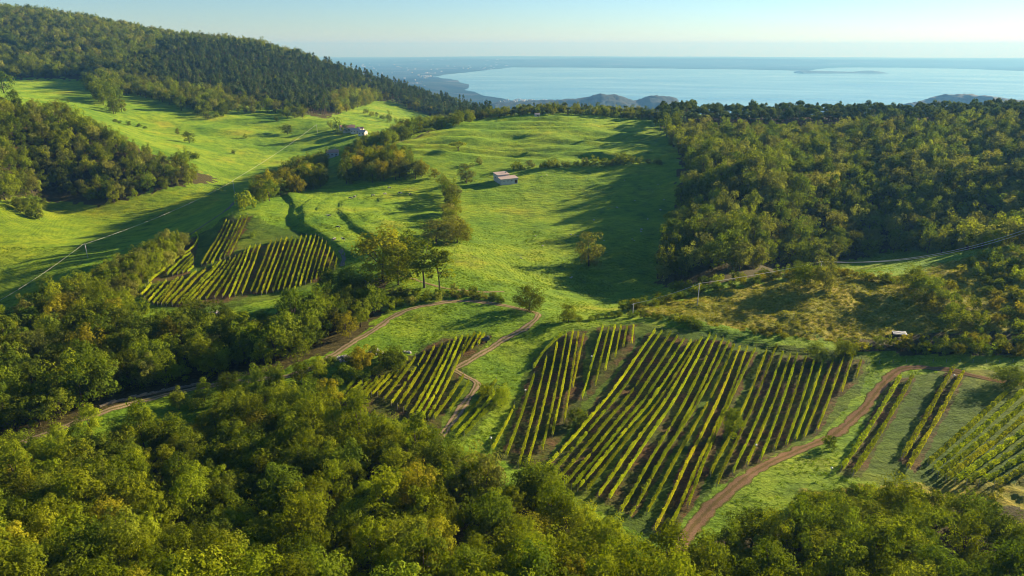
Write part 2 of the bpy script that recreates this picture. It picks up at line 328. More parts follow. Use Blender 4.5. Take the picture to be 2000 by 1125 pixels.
def ground_mat():
    m, N, L = new_mat('meadow_ground')
    tc = N.new('ShaderNodeTexCoord'); P_ = tc.outputs['Object']
    n1 = noise(N, L, 0.02, 4, 0.6, P_); n2 = noise(N, L, 0.12, 4, 0.6, P_); n3 = noise(N, L, 1.1, 4, 0.65, P_); n4 = noise(N, L, 5.0, 2, 0.6, P_)
    g1 = ramp(N, [(.28, (.050, .108, .006)), (.45, (.083, .146, .007)), (.6, (.118, .172, .009)), (.7, (.16, .176, .014)), (.8, (.20, .178, .024))]); L.new(n1.outputs['Fac'], g1.inputs[0])
    g2 = ramp(N, [(.25, (.42, .50, .5)), (.5, (.95, .95, .95)), (.75, (1.42, 1.22, 1.1))]); L.new(n2.outputs['Fac'], g2.inputs[0])
    g3 = ramp(N, [(.25, (.55, .58, .5)), (.5, (1, 1, 1)), (.75, (1.4, 1.3, 1.25))]); L.new(n3.outputs['Fac'], g3.inputs[0])
    c = mixc(N, L, 1.0, g1.outputs[0], g2.outputs[0], 'MULTIPLY'); c = mixc(N, L, 0.8, c, g3.outputs[0], 'MULTIPLY')
    a1 = N.new('ShaderNodeAttribute'); a1.attribute_name = 'zone'
    sp = N.new('ShaderNodeSeparateColor'); L.new(a1.outputs['Color'], sp.inputs[0])
    a2 = N.new('ShaderNodeAttribute'); a2.attribute_name = 'yellow'
    def edge(sock, lo=.3, hi=.7, k=.45):
        ma = N.new('ShaderNodeMath'); ma.operation = 'MULTIPLY_ADD'; ma.inputs[1].default_value = k
        sb = N.new('ShaderNodeMath'); sb.operation = 'SUBTRACT'; sb.inputs[1].default_value = .5; L.new(n3.outputs['Fac'], sb.inputs[0])
        L.new(sb.outputs[0], ma.inputs[0]); L.new(sock, ma.inputs[2])
        mr = N.new('ShaderNodeMapRange'); mr.inputs['From Min'].default_value = lo; mr.inputs['From Max'].default_value = hi; L.new(ma.outputs[0], mr.inputs['Value'])
        return mr.outputs[0]
    yl = mixc(N, L, 1.0, c, (1.12, .98, .7), 'MULTIPLY'); c = mixc(N, L, a2.outputs['Fac'], c, yl)
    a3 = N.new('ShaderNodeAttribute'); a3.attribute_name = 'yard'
    c = mixc(N, L, edge(a3.outputs['Fac']), c, mixc(N, L, 1.0, c, (.52, .52, .5), 'MULTIPLY'))  # vineyard ground darkened: partly shade put into the colour, partly ranker growth and soil
    dry = ramp(N, [(.25, (.075, .08, .008)), (.5, (.16, .145, .018)), (.70, (.24, .185, .035)), (.85, (.13, .07, .022))]); L.new(n3.outputs['Fac'], dry.inputs[0])
    dry2 = mixc(N, L, .7, dry.outputs[0], g2.outputs[0], 'MULTIPLY')
    dfac = N.new('ShaderNodeMath'); dfac.operation = 'MULTIPLY'; L.new(edge(sp.outputs[0]), dfac.inputs[0])
    dm = ramp(N, [(.34, (.55, .55, .55)), (.56, (1, 1, 1))]); L.new(n2.outputs['Fac'], dm.inputs[0]); L.new(dm.outputs[0], dfac.inputs[1])
    c = mixc(N, L, dfac.outputs[0], c, dry2)
    soil = ramp(N, [(.25, (.030, .018, .009)), (.5, (.065, .034, .016)), (.75, (.11, .055, .026))]); L.new(n3.outputs['Fac'], soil.inputs[0])
    gs = mixc(N, L, 1.0, c, (.55, .6, .5), 'MULTIPLY')
    pr = ramp(N, [(.36, (.95, .95, .95)), (.58, (.2, .2, .2))]); L.new(n2.outputs['Fac'], pr.inputs[0])
    soil2 = mixc(N, L, pr.outputs[0], gs, soil.outputs[0])
    c = mixc(N, L, edge(sp.outputs[1]), c, soil2)
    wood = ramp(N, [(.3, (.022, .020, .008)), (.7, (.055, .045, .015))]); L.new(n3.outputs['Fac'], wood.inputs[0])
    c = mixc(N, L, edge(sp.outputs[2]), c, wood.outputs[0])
    b = N.new('ShaderNodeBsdfPrincipled'); b.inputs['Roughness'].default_value = 0.95; b.inputs['Specular IOR Level'].default_value = 0.15
    L.new(c, b.inputs['Base Color'])
    b.inputs['Sheen Weight'].default_value = 0.42; b.inputs['Sheen Roughness'].default_value = 0.5
    L.new(mixc(N, L, 1.0, c, (4.0, 4.0, 2.0), 'MULTIPLY'), b.inputs['Sheen Tint'])
    bp = N.new('ShaderNodeBump'); bp.inputs['Strength'].default_value = 0.9; bp.inputs['Distance'].default_value = 0.5
    hh = N.new('ShaderNodeMath'); hh.operation = 'MULTIPLY_ADD'; hh.inputs[1].default_value = 0.35; L.new(n4.outputs['Fac'], hh.inputs[0]); L.new(n3.outputs['Fac'], hh.inputs[2])
    L.new(hh.outputs[0], bp.inputs['Height'])
    n5 = noise(N, L, 0.3, 3, .6, P_); bq = N.new('ShaderNodeBump'); bq.inputs['Strength'].default_value = 0.7; bq.inputs['Distance'].default_value = 1.3
    L.new(n5.outputs['Fac'], bq.inputs['Height'])
    wv = N.new('ShaderNodeTexWave'); wv.bands_direction = 'Z'; wv.inputs['Scale'].default_value = .55; wv.inputs['Distortion'].default_value = 5.0; wv.inputs['Detail'].default_value = 3; wv.inputs['Detail Scale'].default_value = .12
    L.new(P_, wv.inputs['Vector'])
    br = N.new('ShaderNodeBump'); br.inputs['Strength'].default_value = .3; br.inputs['Distance'].default_value = .55; L.new(wv.outputs['Fac'], br.inputs['Height']); L.new(bq.outputs[0], br.inputs['Normal']); L.new(br.outputs[0], bp.inputs['Normal']); L.new(bp.outputs[0], b.inputs['Normal'])
    out(m.node_tree, b.outputs[0]); return m

# ------------------------------------------------------------------ mesh helpers
def mesh_from(name, verts, faces, mats=(), smooth=False, tint=None, midx=None):
    verts = np.asarray(verts, np.float32); me = bpy.data.meshes.new(name)
    faces = np.asarray(faces, np.int32)
    k = faces.shape[1]; nf = len(faces)
    me.vertices.add(len(verts)); me.vertices.foreach_set('co', verts.ravel())
    me.loops.add(nf * k); me.loops.foreach_set('vertex_index', faces.ravel())
    me.polygons.add(nf); me.polygons.foreach_set('loop_start', np.arange(0, nf * k, k, dtype=np.int32))
    me.polygons.foreach_set('loop_total', np.full(nf, k, np.int32))
    for m in mats: me.materials.append(m)
    if midx is not None: me.polygons.foreach_set('material_index', np.asarray(midx, np.int32))
    me.polygons.foreach_set('use_smooth', np.full(nf, smooth))
    me.update(calc_edges=True)
    if tint is not None:
        a = me.attributes.new('tint', 'FLOAT', 'FACE'); a.data.foreach_set('value', np.asarray(tint, np.float32))
    return me
def link(name, me, parent=None, loc=None, kind=None, label=None, cat=None, group=None):
    o = bpy.data.objects.new(name, me); COL.objects.link(o)
    if parent is not None: o.parent = parent
    if loc is not None: o.location = loc
    if kind: o['kind'] = kind
    if label: o['label'] = label
    if cat: o['category'] = cat
    if group: o['group'] = group
    return o
class MB:   # polygon soup collector with n-gon faces split to quads/tris
    def __init__(s): s.v = []; s.f = []
    def box(s, c, d, rz=0.0, taper=1.0, slope=None):
        hx, hy, hz = d[0] / 2, d[1] / 2, d[2]
        b = len(s.v); ca, sa = math.cos(rz), math.sin(rz)
        for z, k in ((0, 1.0), (hz, taper)):
            for x, y in ((-hx, -hy), (hx, -hy), (hx, hy), (-hx, hy)):
                zz = z
                if slope and z > 0: zz = z + slope[0] * x / max(hx, 1e-6) + slope[1] * y / max(hy, 1e-6)
                x2, y2 = x * k, y * k
                s.v.append((c[0] + x2 * ca - y2 * sa, c[1] + x2 * sa + y2 * ca, c[2] + zz))
        s.f += [tuple(b + i for i in q) for q in ((0, 3, 2, 1), (4, 5, 6, 7), (0, 1, 5, 4), (1, 2, 6, 5), (2, 3, 7, 6), (3, 0, 4, 7))]
        return s
    def tube(s, pts, rad, k=6, cap=True):
        pts = [Vector(p) for p in pts]; b = len(s.v); nr = len(pts)
        if not hasattr(rad, '__len__'): rad = [rad] * nr
        for i, p in enumerate(pts):
            t = (pts[min(i + 1, nr - 1)] - pts[max(i - 1, 0)])
            t = t.normalized() if t.length > 1e-9 else Vector((0, 0, 1))
            a = t.cross(Vector((0, 0, 1)) if abs(t.z) < .9 else Vector((1, 0, 0))).normalized(); c = t.cross(a)
            for j in range(k):
                an = 2 * math.pi * j / k
                s.v.append(tuple(p + (a * math.cos(an) + c * math.sin(an)) * rad[i]))
        for i in range(nr - 1):
            for j in range(k):
                s.f.append((b + i * k + j, b + i * k + (j + 1) % k, b + (i + 1) * k + (j + 1) % k, b + (i + 1) * k + j))
        if cap:
            s.f.append(tuple(b + j for j in range(k))[::-1]); s.f.append(tuple(b + (nr - 1) * k + j for j in range(k)))
        return s
    def quad(s, *p):
        b = len(s.v); s.v += [tuple(q) for q in p]; s.f.append(tuple(range(b, b + len(p)))); return s
    def mesh(s, name, mat, smooth=False):
        me = bpy.data.meshes.new(name); me.from_pydata(s.v, [], s.f)
        if mat: me.materials.append(mat)
        if smooth: me.polygons.foreach_set('use_smooth', np.full(len(me.polygons), True))
        me.update(); return me

# ------------------------------------------------------------------ the ground sheet
idx = np.arange(NR * NC).reshape(NR, NC)
gf = np.stack([idx[:-1, :-1], idx[:-1, 1:], idx[1:, 1:], idx[1:, :-1]], -1).reshape(-1, 4)
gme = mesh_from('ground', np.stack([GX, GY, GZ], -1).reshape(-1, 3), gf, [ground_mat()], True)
ca = gme.color_attributes.new('zone', 'FLOAT_COLOR', 'POINT')
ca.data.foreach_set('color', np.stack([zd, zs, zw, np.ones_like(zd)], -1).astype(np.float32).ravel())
ya = gme.attributes.new('yellow', 'FLOAT', 'POINT'); ya.data.foreach_set('value', zyw.astype(np.float32).ravel())
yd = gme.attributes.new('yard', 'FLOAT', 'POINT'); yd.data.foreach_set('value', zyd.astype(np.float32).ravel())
link('ground', gme, kind='structure', label='rolling grassy hill country with meadows and tilled vineyard earth')

# ------------------------------------------------------------------ far plain, lake, headlands
RE = 6.371e6
def curv(x, y): return -(x * x + y * y) / (2 * RE)
def at_lake(u, v, z0=LAKE_Z):
    a, b = raydir(u, v); Y = 8000.0
    for _ in range(40):
        z = z0 + curv(a * Y, Y); Yn = min((z - CAM_Z) / b if b < -1e-4 else 9e4, 9e4); Y = .5 * Y + .5 * Yn
    return a * Y, Y
def plain_mat():
    m, N, L = new_mat('far_plain'); tc = N.new('ShaderNodeTexCoord')
    vo = N.new('ShaderNodeTexVoronoi'); vo.inputs['Scale'].default_value = 0.0022; L.new(tc.outputs['Object'], vo.inputs['Vector'])
    r = ramp(N, [(0, (.018, .03, .012)), (.4, (.035, .05, .018)), (.7, (.06, .06, .028)), (.86, (.025, .04, .014)), (.95, (.12, .11, .085))], 'CONSTANT')
    sx = N.new('ShaderNodeSeparateColor'); L.new(vo.outputs['Color'], sx.inputs[0]); L.new(sx.outputs[0], r.inputs[0])
    n = noise(N, L, 0.0006, 5, .6, tc.outputs['Object']); r2 = ramp(N, [(.35, (.45, .5, .45)), (.65, (1.2, 1.15, 1.1))]); L.new(n.outputs['Fac'], r2.inputs[0])
    b = N.new('ShaderNodeBsdfDiffuse'); L.new(mixc(N, L, 1, r.outputs[0], r2.outputs[0], 'MULTIPLY'), b.inputs[0]); out(m.node_tree, b.outputs[0]); return m
PLAIN = plain_mat()
pr_ = np.exp(np.linspace(math.log(1800), math.log(52000), 240)); pc_ = np.linspace(-1.5, 1.5, 200)
PX = pc_[None] * pr_[:, None]; PY = np.repeat(pr_[:, None], 200, 1)
PZ = LAKE_Z - 4 + curv(PX, PY)
far_hills = np.clip(sstep(23500, 27000, PY), 0, 1) * (1 - sstep(42000, 60000, PY))
PZ = PZ + far_hills * (85 + 55 * fbm(PX / 9000, PY / 7000, 71)) * sstep(-.35, .0, PX / PY)
coast = (1 - sstep(9000, 15000, PY)) * (1 - sstep(-.12, -.03, PX / PY))
PZ = PZ + coast * np.clip(60 + 60 * fbm(PX / 1500, PY / 1500, 72), 5, 200) * sstep(.02, .12, -.02 - PX / PY)
pi_ = np.arange(240 * 200).reshape(240, 200)
pf_ = np.stack([pi_[:-1, :-1], pi_[:-1, 1:], pi_[1:, 1:], pi_[1:, :-1]], -1).reshape(-1, 4)
link('plain', mesh_from('plain', np.stack([PX, PY, PZ], -1).reshape(-1, 3), pf_, [PLAIN], True), kind='structure', label='hazy blue lowland plain reaching to the horizon')

LAKE_PX = [(832,153),(868,146),(930,139.5),(1000,131.5),(1120,132),(1250,133.5),(1440,135.5),(1575,138.5),(1600,134.5),(1640,132),(1750,132),(1900,135),(2000,139),(2300,148),(2600,165),(2800,230),(2500,262),
           (1800,262),(1200,258),(1080,225),(1070,203),(1060,197.5),(1030,197),(1000,196.5),(975,191),(945,187),(925,179),(900,174),(880,166),(850,159)]
def wave(pts, amp, seed):
    r = random.Random(seed); o = []
    for i in range(len(pts)):
        a = pts[i]; b = pts[(i + 1) % len(pts)]
        for k in range(6):
            t = k / 6; o.append((a[0] + (b[0] - a[0]) * t + r.uniform(-amp, amp) * 3, a[1] + (b[1] - a[1]) * t + (r.uniform(-amp, amp) if 0 < t else 0)))
    return o
import bmesh
def lake_mat():
    m, N, L = new_mat('lake_water'); tc = N.new('ShaderNodeTexCoord')
    b = N.new('ShaderNodeBsdfPrincipled'); b.inputs['Base Color'].default_value = (.07, .26, .42, 1); b.inputs['IOR'].default_value = 1.33
    mp = N.new('ShaderNodeMapping'); mp.inputs['Scale'].default_value = (.00045, .00012, 1); L.new(tc.outputs['Object'], mp.inputs[0])
    n = noise(N, L, 1.0, 5, .6, mp.outputs[0]); r = ramp(N, [(.35, (.14, .14, .14)), (.65, (.24, .24, .24))]); L.new(n.outputs['Fac'], r.inputs[0]); L.new(r.outputs[0], b.inputs['Roughness'])
    n2 = noise(N, L, .02, 3, .6, tc.outputs['Object']); bp = N.new('ShaderNodeBump'); bp.inputs['Strength'].default_value = .15; bp.inputs['Distance'].default_value = 5
    L.new(n2.outputs['Fac'], bp.inputs['Height']); L.new(bp.outputs[0], b.inputs['Normal'])
    out(m.node_tree, b.outputs[0]); return m
bm = bmesh.new()
vsl = []
for u, v in wave(LAKE_PX, .25, 5):
    x, y = at_lake(u, v); vsl.append(bm.verts.new((x, y, 0)))
f0 = bm.faces.new(vsl)
bmesh.ops.triangulate(bm, faces=[f0])
for _ in range(5):
    es = [e for e in bm.edges if e.calc_length() > 2500]
    if es: bmesh.ops.subdivide_edges(bm, edges=es, cuts=1); bmesh.ops.triangulate(bm, faces=bm.faces[:])
for w in bm.verts: w.co.z = LAKE_Z + curv(w.co.x, w.co.y)
bmesh.ops.recalc_face_normals(bm, faces=bm.faces[:])
if bm.faces and sum(f.normal.z for f in bm.faces) < 0: bmesh.ops.reverse_faces(bm, faces=bm.faces[:])
lme = bpy.data.meshes.new('lake'); bm.to_mesh(lme); bm.free(); lme.materials.append(lake_mat())
for p in lme.polygons: p.use_smooth = True
link('lake', lme, kind='structure', label='broad pale blue lake lying below the hills')

HEADM = plain('headland_wood', (.016, .028, .012), .95, .6, .03)
def headland(name, prof, Y, w, label, seed):
    us = np.linspace(prof[0][0], prof[-1][0], 130); vv = np.interp(us, [p[0] for p in prof], [p[1] for p in prof])
    ny = 46; rows = []
    for j in range(ny):
        t = -1 + 2 * j / (ny - 1)
        yj = Y + t * w
        top = np.array([at(a, b, Y)[2] for a, b in zip(us, vv)]); xs = np.array([at(a, b, Y)[0] for a, b in zip(us, vv)])
        base = LAKE_Z - 6 + curv(xs, yj)
        prof_t = max(0.0, 1 - abs(t) ** 1.6)
        z = base + np.maximum(top - base, 0) * prof_t * (1 + .10 * fbm(xs / 140, np.full_like(xs, yj / 140.), seed) * (abs(t) > .08)) + 7 * vnoise(xs / 16, np.full_like(xs, yj / 16.), seed + 3) * (prof_t > .03)
        rows.append(np.stack([xs, np.full_like(xs, yj), z], -1))
    V = np.array(rows); ii = np.arange(ny * 130).reshape(ny, 130)
    ff = np.stack([ii[:-1, :-1], ii[:-1, 1:], ii[1:, 1:], ii[1:, :-1]], -1).reshape(-1, 4)
    link(name, mesh_from(name, V.reshape(-1, 3), ff, [HEADM], True), kind='structure', label=label)
headland('headland', [(930,215),(970,202),(1040,200),(1085,199),(1110,195),(1145,192),(1158,187),(1172,183.5),(1205,186),(1225,192),(1243,198),(1252,196),(1266,190),(1280,187),(1312,189),(1321,192),(1325,205),(1332,222)], 5400, 1000,
         'two-humped blue wooded headland on the lake shore', 81)
headland('headland', [(1780,222),(1795,213),(1810,205),(1850,197),(1872,190),(1890,186.5),(1920,188),(1955,191),(1985,195),(2030,199),(2100,203),(2250,225)], 4800, 1000,
         'rounded blue wooded headland by the lake at the far right', 82)
headland('headland', [(1560,138.5),(1600,138.5),(1640,139.8),(1668,140.5),(1680,139),(1700,138),(1718,140),(1728,142.5),(1734,147)], 16300, 330,
         'thin dark peninsula reaching out into the lake', 83)

# ------------------------------------------------------------------ roads and tracks
def road_mat(name, track, verge, mid):
    m, N, L = new_mat(name); tc = N.new('ShaderNodeTexCoord')
    n1 = noise(N, L, .7, 4, .65, tc.outputs['Object']); n2 = noise(N, L, 5, 3, .6, tc.outputs['Object'])
    a = N.new('ShaderNodeAttribute'); a.attribute_name = 'across'
    ad = N.new('ShaderNodeMath'); ad.operation = 'MULTIPLY_ADD'; ad.inputs[1].default_value = .7
    sb = N.new('ShaderNodeMath'); sb.operation = 'SUBTRACT'; sb.inputs[1].default_value = .5; L.new(n1.outputs['Fac'], sb.inputs[0]); L.new(sb.outputs[0], ad.inputs[0]); L.new(a.outputs['Fac'], ad.inputs[2])
    r = ramp(N, [(0, mid), (.12, mid), (.3, track), (.62, track), (.85, verge), (1, verge)]); L.new(ad.outputs[0], r.inputs[0])
    r2 = ramp(N, [(.3, (.6, .6, .6)), (.7, (1.35, 1.3, 1.25))]); L.new(n2.outputs['Fac'], r2.inputs[0])
    b = N.new('ShaderNodeBsdfDiffuse'); L.new(mixc(N, L, 1, r.outputs[0], r2.outputs[0], 'MULTIPLY'), b.inputs[0])
    bp = N.new('ShaderNodeBump'); bp.inputs['Strength'].default_value = .6; bp.inputs['Distance'].default_value = .1; L.new(n2.outputs['Fac'], bp.inputs['Height']); L.new(bp.outputs[0], b.inputs['Normal'])
    out(m.node_tree, b.outputs[0]); return m
R_BROWN = road_mat('dirt_brown', (.21, .135, .08), (.085, .10, .02), (.14, .105, .045))
R_PALE = road_mat('dirt_pale', (.29, .215, .135), (.09, .105, .02), (.14, .13, .04))
R_GREY = road_mat('lane_grey', (.17, .155, .13), (.10, .105, .04), (.15, .14, .10))
def smooth_line(P_, step):
    P_ = np.asarray(P_)[:, :2]; o = []
    for i in range(len(P_) - 1):
        p0 = P_[max(i - 1, 0)]; p1 = P_[i]; p2 = P_[i + 1]; p3 = P_[min(i + 2, len(P_) - 1)]
        k = max(2, int(np.linalg.norm(p2 - p1) / step))
        for j in range(k):
            t = j / k
            o.append(.5 * ((2 * p1) + (-p0 + p2) * t + (2 * p0 - 5 * p1 + 4 * p2 - p3) * t * t + (-p0 + 3 * p1 - 3 * p2 + p3) * t ** 3))
    o.append(P_[-1]); return np.array(o)
def road(name, pxs, w, mat, label, ymin=60, ymax=2600, seed=0, lift=.10):
    pts = [pick(u, v, ymin, ymax) for u, v in pxs]
    L_ = smooth_line(pts, 0.8)
    T_ = np.gradient(L_, axis=0); T_ /= np.linalg.norm(T_, axis=1)[:, None] + 1e-9
    Nn = np.stack([-T_[:, 1], T_[:, 0]], 1)
    s = np.arange(len(L_)) * .8
    wl = 1 + .30 * fbm(s / 3, s * 0 + seed, 91); wr = 1 + .30 * fbm(s / 3, s * 0 + seed + 9, 92)
    K_ = 9; rows = []; acr = []
    for k in range(K_):
        t = -1 + 2 * k / (K_ - 1)
        off = t * w / 2 * np.where(t < 0, wl, wr)
        xy = L_ + Nn * off[:, None]
        z = H(xy[:, 0], xy[:, 1]) + lift - (.16 if abs(t) == 1 else (.05 if abs(abs(t) - .5) < .2 else 0))
        rows.append(np.stack([xy[:, 0], xy[:, 1], z], 1)); acr.append(np.full(len(L_), abs(t)))
    V = np.array(rows).transpose(1, 0, 2); A_ = np.array(acr).T
    ii = np.arange(len(L_) * K_).reshape(len(L_), K_)
    ff = np.stack([ii[:-1, :-1], ii[:-1, 1:], ii[1:, 1:], ii[1:, :-1]], -1).reshape(-1, 4)[:, ::-1]
    me = mesh_from(name, V.reshape(-1, 3), ff, [mat], True)
    a = me.attributes.new('across', 'FLOAT', 'POINT'); a.data.foreach_set('value', A_.astype(np.float32).ravel())
    link(name, me, kind='structure', label=label); return L_
ROAD_A = road('dirt_road', [(-120,925),(-60,905),(0,880),(60,858),(130,832),(215,800),(330,770),(420,752),(500,742),(560,735),(612,718),(640,700),(690,668),(730,645),(765,620),(800,604),(850,593),(900,588),(955,592),(1010,602),(1052,613)], 3.6, R_PALE, 'pale dirt road curving round the small meadow', 100, 320, 1)
ROAD_B = road('dirt_track', [(1052,613),(1046,624),(1020,645),(990,660),(950,685),(905,712),(888,722),(905,733),(930,748),(920,770),(900,800),(872,838),(850,870)], 3.0, R_PALE, 'earth track bending sharply beside the small vineyard', 100, 320, 2, .13)
ROAD_C = road('dirt_road', [(2150,760),(1990,748),(1920,738),(1850,722),(1790,718),(1755,724),(1725,750),(1690,795),(1640,840),(1600,862),(1550,884),(1480,918),(1420,962),(1375,1005),(1345,1040),(1330,1075),(1322,1120)], 4.0, R_BROWN, 'reddish brown track sweeping down beside the large vineyard', 90, 320, 3)
road('footpath', [(780,538),(810,546),(850,558),(890,566),(940,570),(985,570)], 2.0, R_PALE, 'narrow pale path under the tall slender trees', 200, 400, 4)
road('lane', [(360,466),(380,452),(420,425),(448,405),(470,388),(490,375)], 3.2, R_GREY, 'grey lane running up past the hedge in the valley', 380, 640, 5)
road('farm_track', [(664,488),(672,502),(668,520)], 2.6, R_GREY, 'short grey track at the corner of the terraced vineyard', 250, 420, 6)
road('footpath', [(690,299),(730,290),(775,279),(820,266),(860,252)], 2.6, R_PALE, 'pale path along the edge of the bare hill', 520, 800, 7)

# ------------------------------------------------------------------ vine rows
rng = np.random.default_rng(7)
def unit(v): return v / (np.linalg.norm(v, axis=-1, keepdims=True) + 1e-9)
def leaf_quads(c, nrm, size, r, asp=.62):
    n_ = len(c)
    t = unit(np.cross(nrm, unit(r.normal(size=(n_, 3))))); b = np.cross(nrm, t)
    L_ = (size * .5)[:, None]; W_ = L_ * asp
    V = np.stack([c + t * L_, c + b * W_, c - t * L_, c - b * W_], 1).reshape(-1, 3)
    return V, np.arange(n_ * 4).reshape(n_, 4)
POST = plain('post_wood', (.30, .27, .23), .8, .3, 6)
def post_mesh():
    return MB().tube([(0, 0, -.3), (0, 0, 1.0), (0, 0, 2.15)], [.07, .065, .055], 6).mesh('end_post', POST)
POST_ME = post_mesh()
ORD = ['first','second','third','fourth','fifth','sixth','seventh','eighth','ninth','tenth','eleventh','twelfth','thirteenth','fourteenth','fifteenth','sixteenth','seventeenth','eighteenth','nineteenth','twentieth']
def vine_row(pxs, label, group, dens=1.0, h=1.95, w=.68, tint=0.0, ymin=90, ymax=480, seed=0):
    r = np.random.default_rng(seed)
    pts = np.array([pick(u, v, ymin, ymax) for u, v in pxs])
    L_ = smooth_line(pts, .5) if len(pts) > 2 else np.linspace(pts[0, :2], pts[1, :2], max(4, int(np.linalg.norm(pts[0, :2] - pts[1, :2]) / .5)))
    seg = np.linalg.norm(np.diff(L_, axis=0), axis=1); s = np.concatenate([[0], np.cumsum(seg)]); tot = s[-1]
    # leaves: along, across and height; thinner towards the top and with weak vines here and there
    leaf = .29 / math.sqrt(dens)
    n_ = int(tot * 92 * dens)
    a = r.uniform(0, tot, n_)
    vig = .84 + .27 * fbm(a / 1.7, a * 0, seed + 3, 2) + .16 * vnoise(a / 15., a * 0, seed + 5)
    keep = vig > .5; a = a[keep]; vig = vig[keep]; n_ = len(a)
    cx_ = np.interp(a, s, L_[:, 0]); cy_ = np.interp(a, s, L_[:, 1])
    i_ = np.clip(np.searchsorted(s, a) - 1, 0, len(seg) - 1); T_ = unit(np.diff(L_, axis=0))[i_]
    Nn = np.stack([-T_[:, 1], T_[:, 0]], 1)
    th = r.uniform(-.35 * math.pi, 1.35 * math.pi, n_)                 # round the hedge section
    rad = r.uniform(.72, 1.06, n_)
    ax = np.cos(th) * rad * w / 2; az = np.sin(th) * rad * (h - .55) / 2
    spike = (r.uniform(size=n_) < .06) * r.uniform(.1, .5, n_)
    zc = .42 + (h - .55) / 2 * vig
    P_ = np.stack([cx_ + Nn[:, 0] * ax * vig, cy_ + Nn[:, 1] * ax * vig, np.zeros(n_)], 1)
    P_[:, 2] = H(P_[:, 0], P_[:, 1]) + zc + az * vig + spike
    nr = unit(np.stack([Nn[:, 0] * np.cos(th), Nn[:, 1] * np.cos(th), np.sin(th) * .8 + .3], 1) + r.normal(size=(n_, 3)) * .55)
    V, Fc = leaf_quads(P_, nr, leaf * r.uniform(.7, 1.35, n_), r, .8)
    tn = np.clip(.32 + .16 * r.normal(size=n_) + .3 * vnoise(a / 5., a * 0, seed + 11) + tint + .12 * vnoise(a / 40., a * 0 + seed, 12), 0, 1)
    root = bpy.data.objects.new('vine_row', None); COL.objects.link(root)
    o = np.array([L_[0, 0], L_[0, 1], float(H(L_[0, 0], L_[0, 1]))]); root.location = o; root.empty_display_size = .5
    root['label'] = label; root['category'] = 'vine row'; root['group'] = group
    link('foliage', mesh_from('vine_foliage', V - o, Fc, [LEAF['vine']], False, tn), root)
    for e, d in ((0, -1), (-1, 1)):
        x, y = L_[e] + d * .5 * unit(L_[-1] - L_[0])
        link('end_post', POST_ME, root, (x - o[0], y - o[1], float(H(x, y)) - o[2]))
    return root
def c6(x, y): return (930 + .2133 * x, 620 + .2133 * y)
def c8(x, y): return (900 + .55 * x, 625 + .55 * y)
def c7(x, y): return (1250 + .2311 * x, 640 + .2311 * y)
def cR(x, y): return (1600 + .249 * x, 680 + .249 * y)
def c4(x, y): return (600 + .24 * x, 580 + .24 * y)
def cA(x, y): return (240 + .23 * x, 420 + .23 * y)
BLOCKS = []
def block(where, group, rows, **kw): BLOCKS.append((where, group, rows, kw))
block('in the large vineyard\'s left end block', 'vine rows at the left end of the large vineyard', [
  [c6(790,170), c6(620,330), c6(525,480)], [c8(190,315), c8(112,468)], [c8(260,205), c8(162,488)], [c8(305,137), c8(206,522)], [c6(740,262), c8(238,518)],
  [c6(825,180), c8(288,470)], [c6(885,150), c8(325,415)], [c6(935,160), c8(366,368)], [c6(985,175), (1118,760)]])
block('in the short block left of the long rows', 'short vine rows above the bare earth gap', [
  [c6(1160,102), c6(965,760)], [c6(1215,112), c6(1087,640)], [c6(1270,102), c6(1180,500)], [c6(1325,105), c6(1270,380)], [c6(1382,100), c6(1345,285)], [c6(1440,92), c6(1422,255)]], tint=.08)
block('in the large vineyard\'s long middle band', 'long vine rows in the middle of the large vineyard', [
  [(1279,650),(1065,919)], [(1293,650),(1079,928)], [(1310,654),(1091,940)], [(1323,660),(1104,950)], [(1336,665),(1118,957)], [(1349,671),(1130,958)], [(1360,672),(1146,962)]])
block('in the yellowing band right of the middle', 'yellowing vine rows right of the middle band', [
  [(1370,664),(1169,972)], [(1386,658),(1190,977)], [(1398,661),(1212,1004)], [(1412,665),(1231,1012)], [(1424,670),(1254,966)], [(1434,677),(1264,1004)]], tint=.12)
block('in the narrow band left of the lone vineyard tree', 'vine rows left of the lone vineyard tree', [
  [(1444,683),(1278,1040)], [(1459,683),(1303,1048)], [(1476,682),(1420,800),(1343,992)], [(1497,688),(1388,930)]])
block('in the band right of the lone vineyard tree', 'vine rows right of the lone vineyard tree', [
  [(1516,682),(1506,704),(1400,950)], [(1529,691),(1431,926)], [(1543,697),(1458,911)], [(1557,695),(1484,903)], [(1573,702),(1512,882)], [(1590,707),(1535,872)], [(1607,708),(1553,862)]], tint=.05)
block('in the last band before the brown track', 'vine rows beside the brown track', [
  [(1627,706),(1570,857)], [(1648,699),(1594,847)], [(1665,699),(1643,768)], [(1681,708),(1671,742)]])
block('in the pairs beyond the brown track', 'paired vine rows beyond the brown track', [
  [cR(632,240), cR(170,965)], [cR(725,242), cR(265,1000)], [cR(1040,180), cR(652,872)], [cR(1127,200), cR(690,960)]], h=2.4, w=1.3)
block('on the steep patch at the far right', 'leafy vine rows on the steep patch at the right', [
  [(2050,690),(1812,909)], [(2070,705),(1822,922)], [(2085,724),(1832,934)], [(2095,745),(1848,941)], [(2105,768),(1866,945)], [(2115,792),(1888,948)], [(2125,818),(1912,950)], [(2135,845),(1942,952)]], h=2.4, w=1.4)
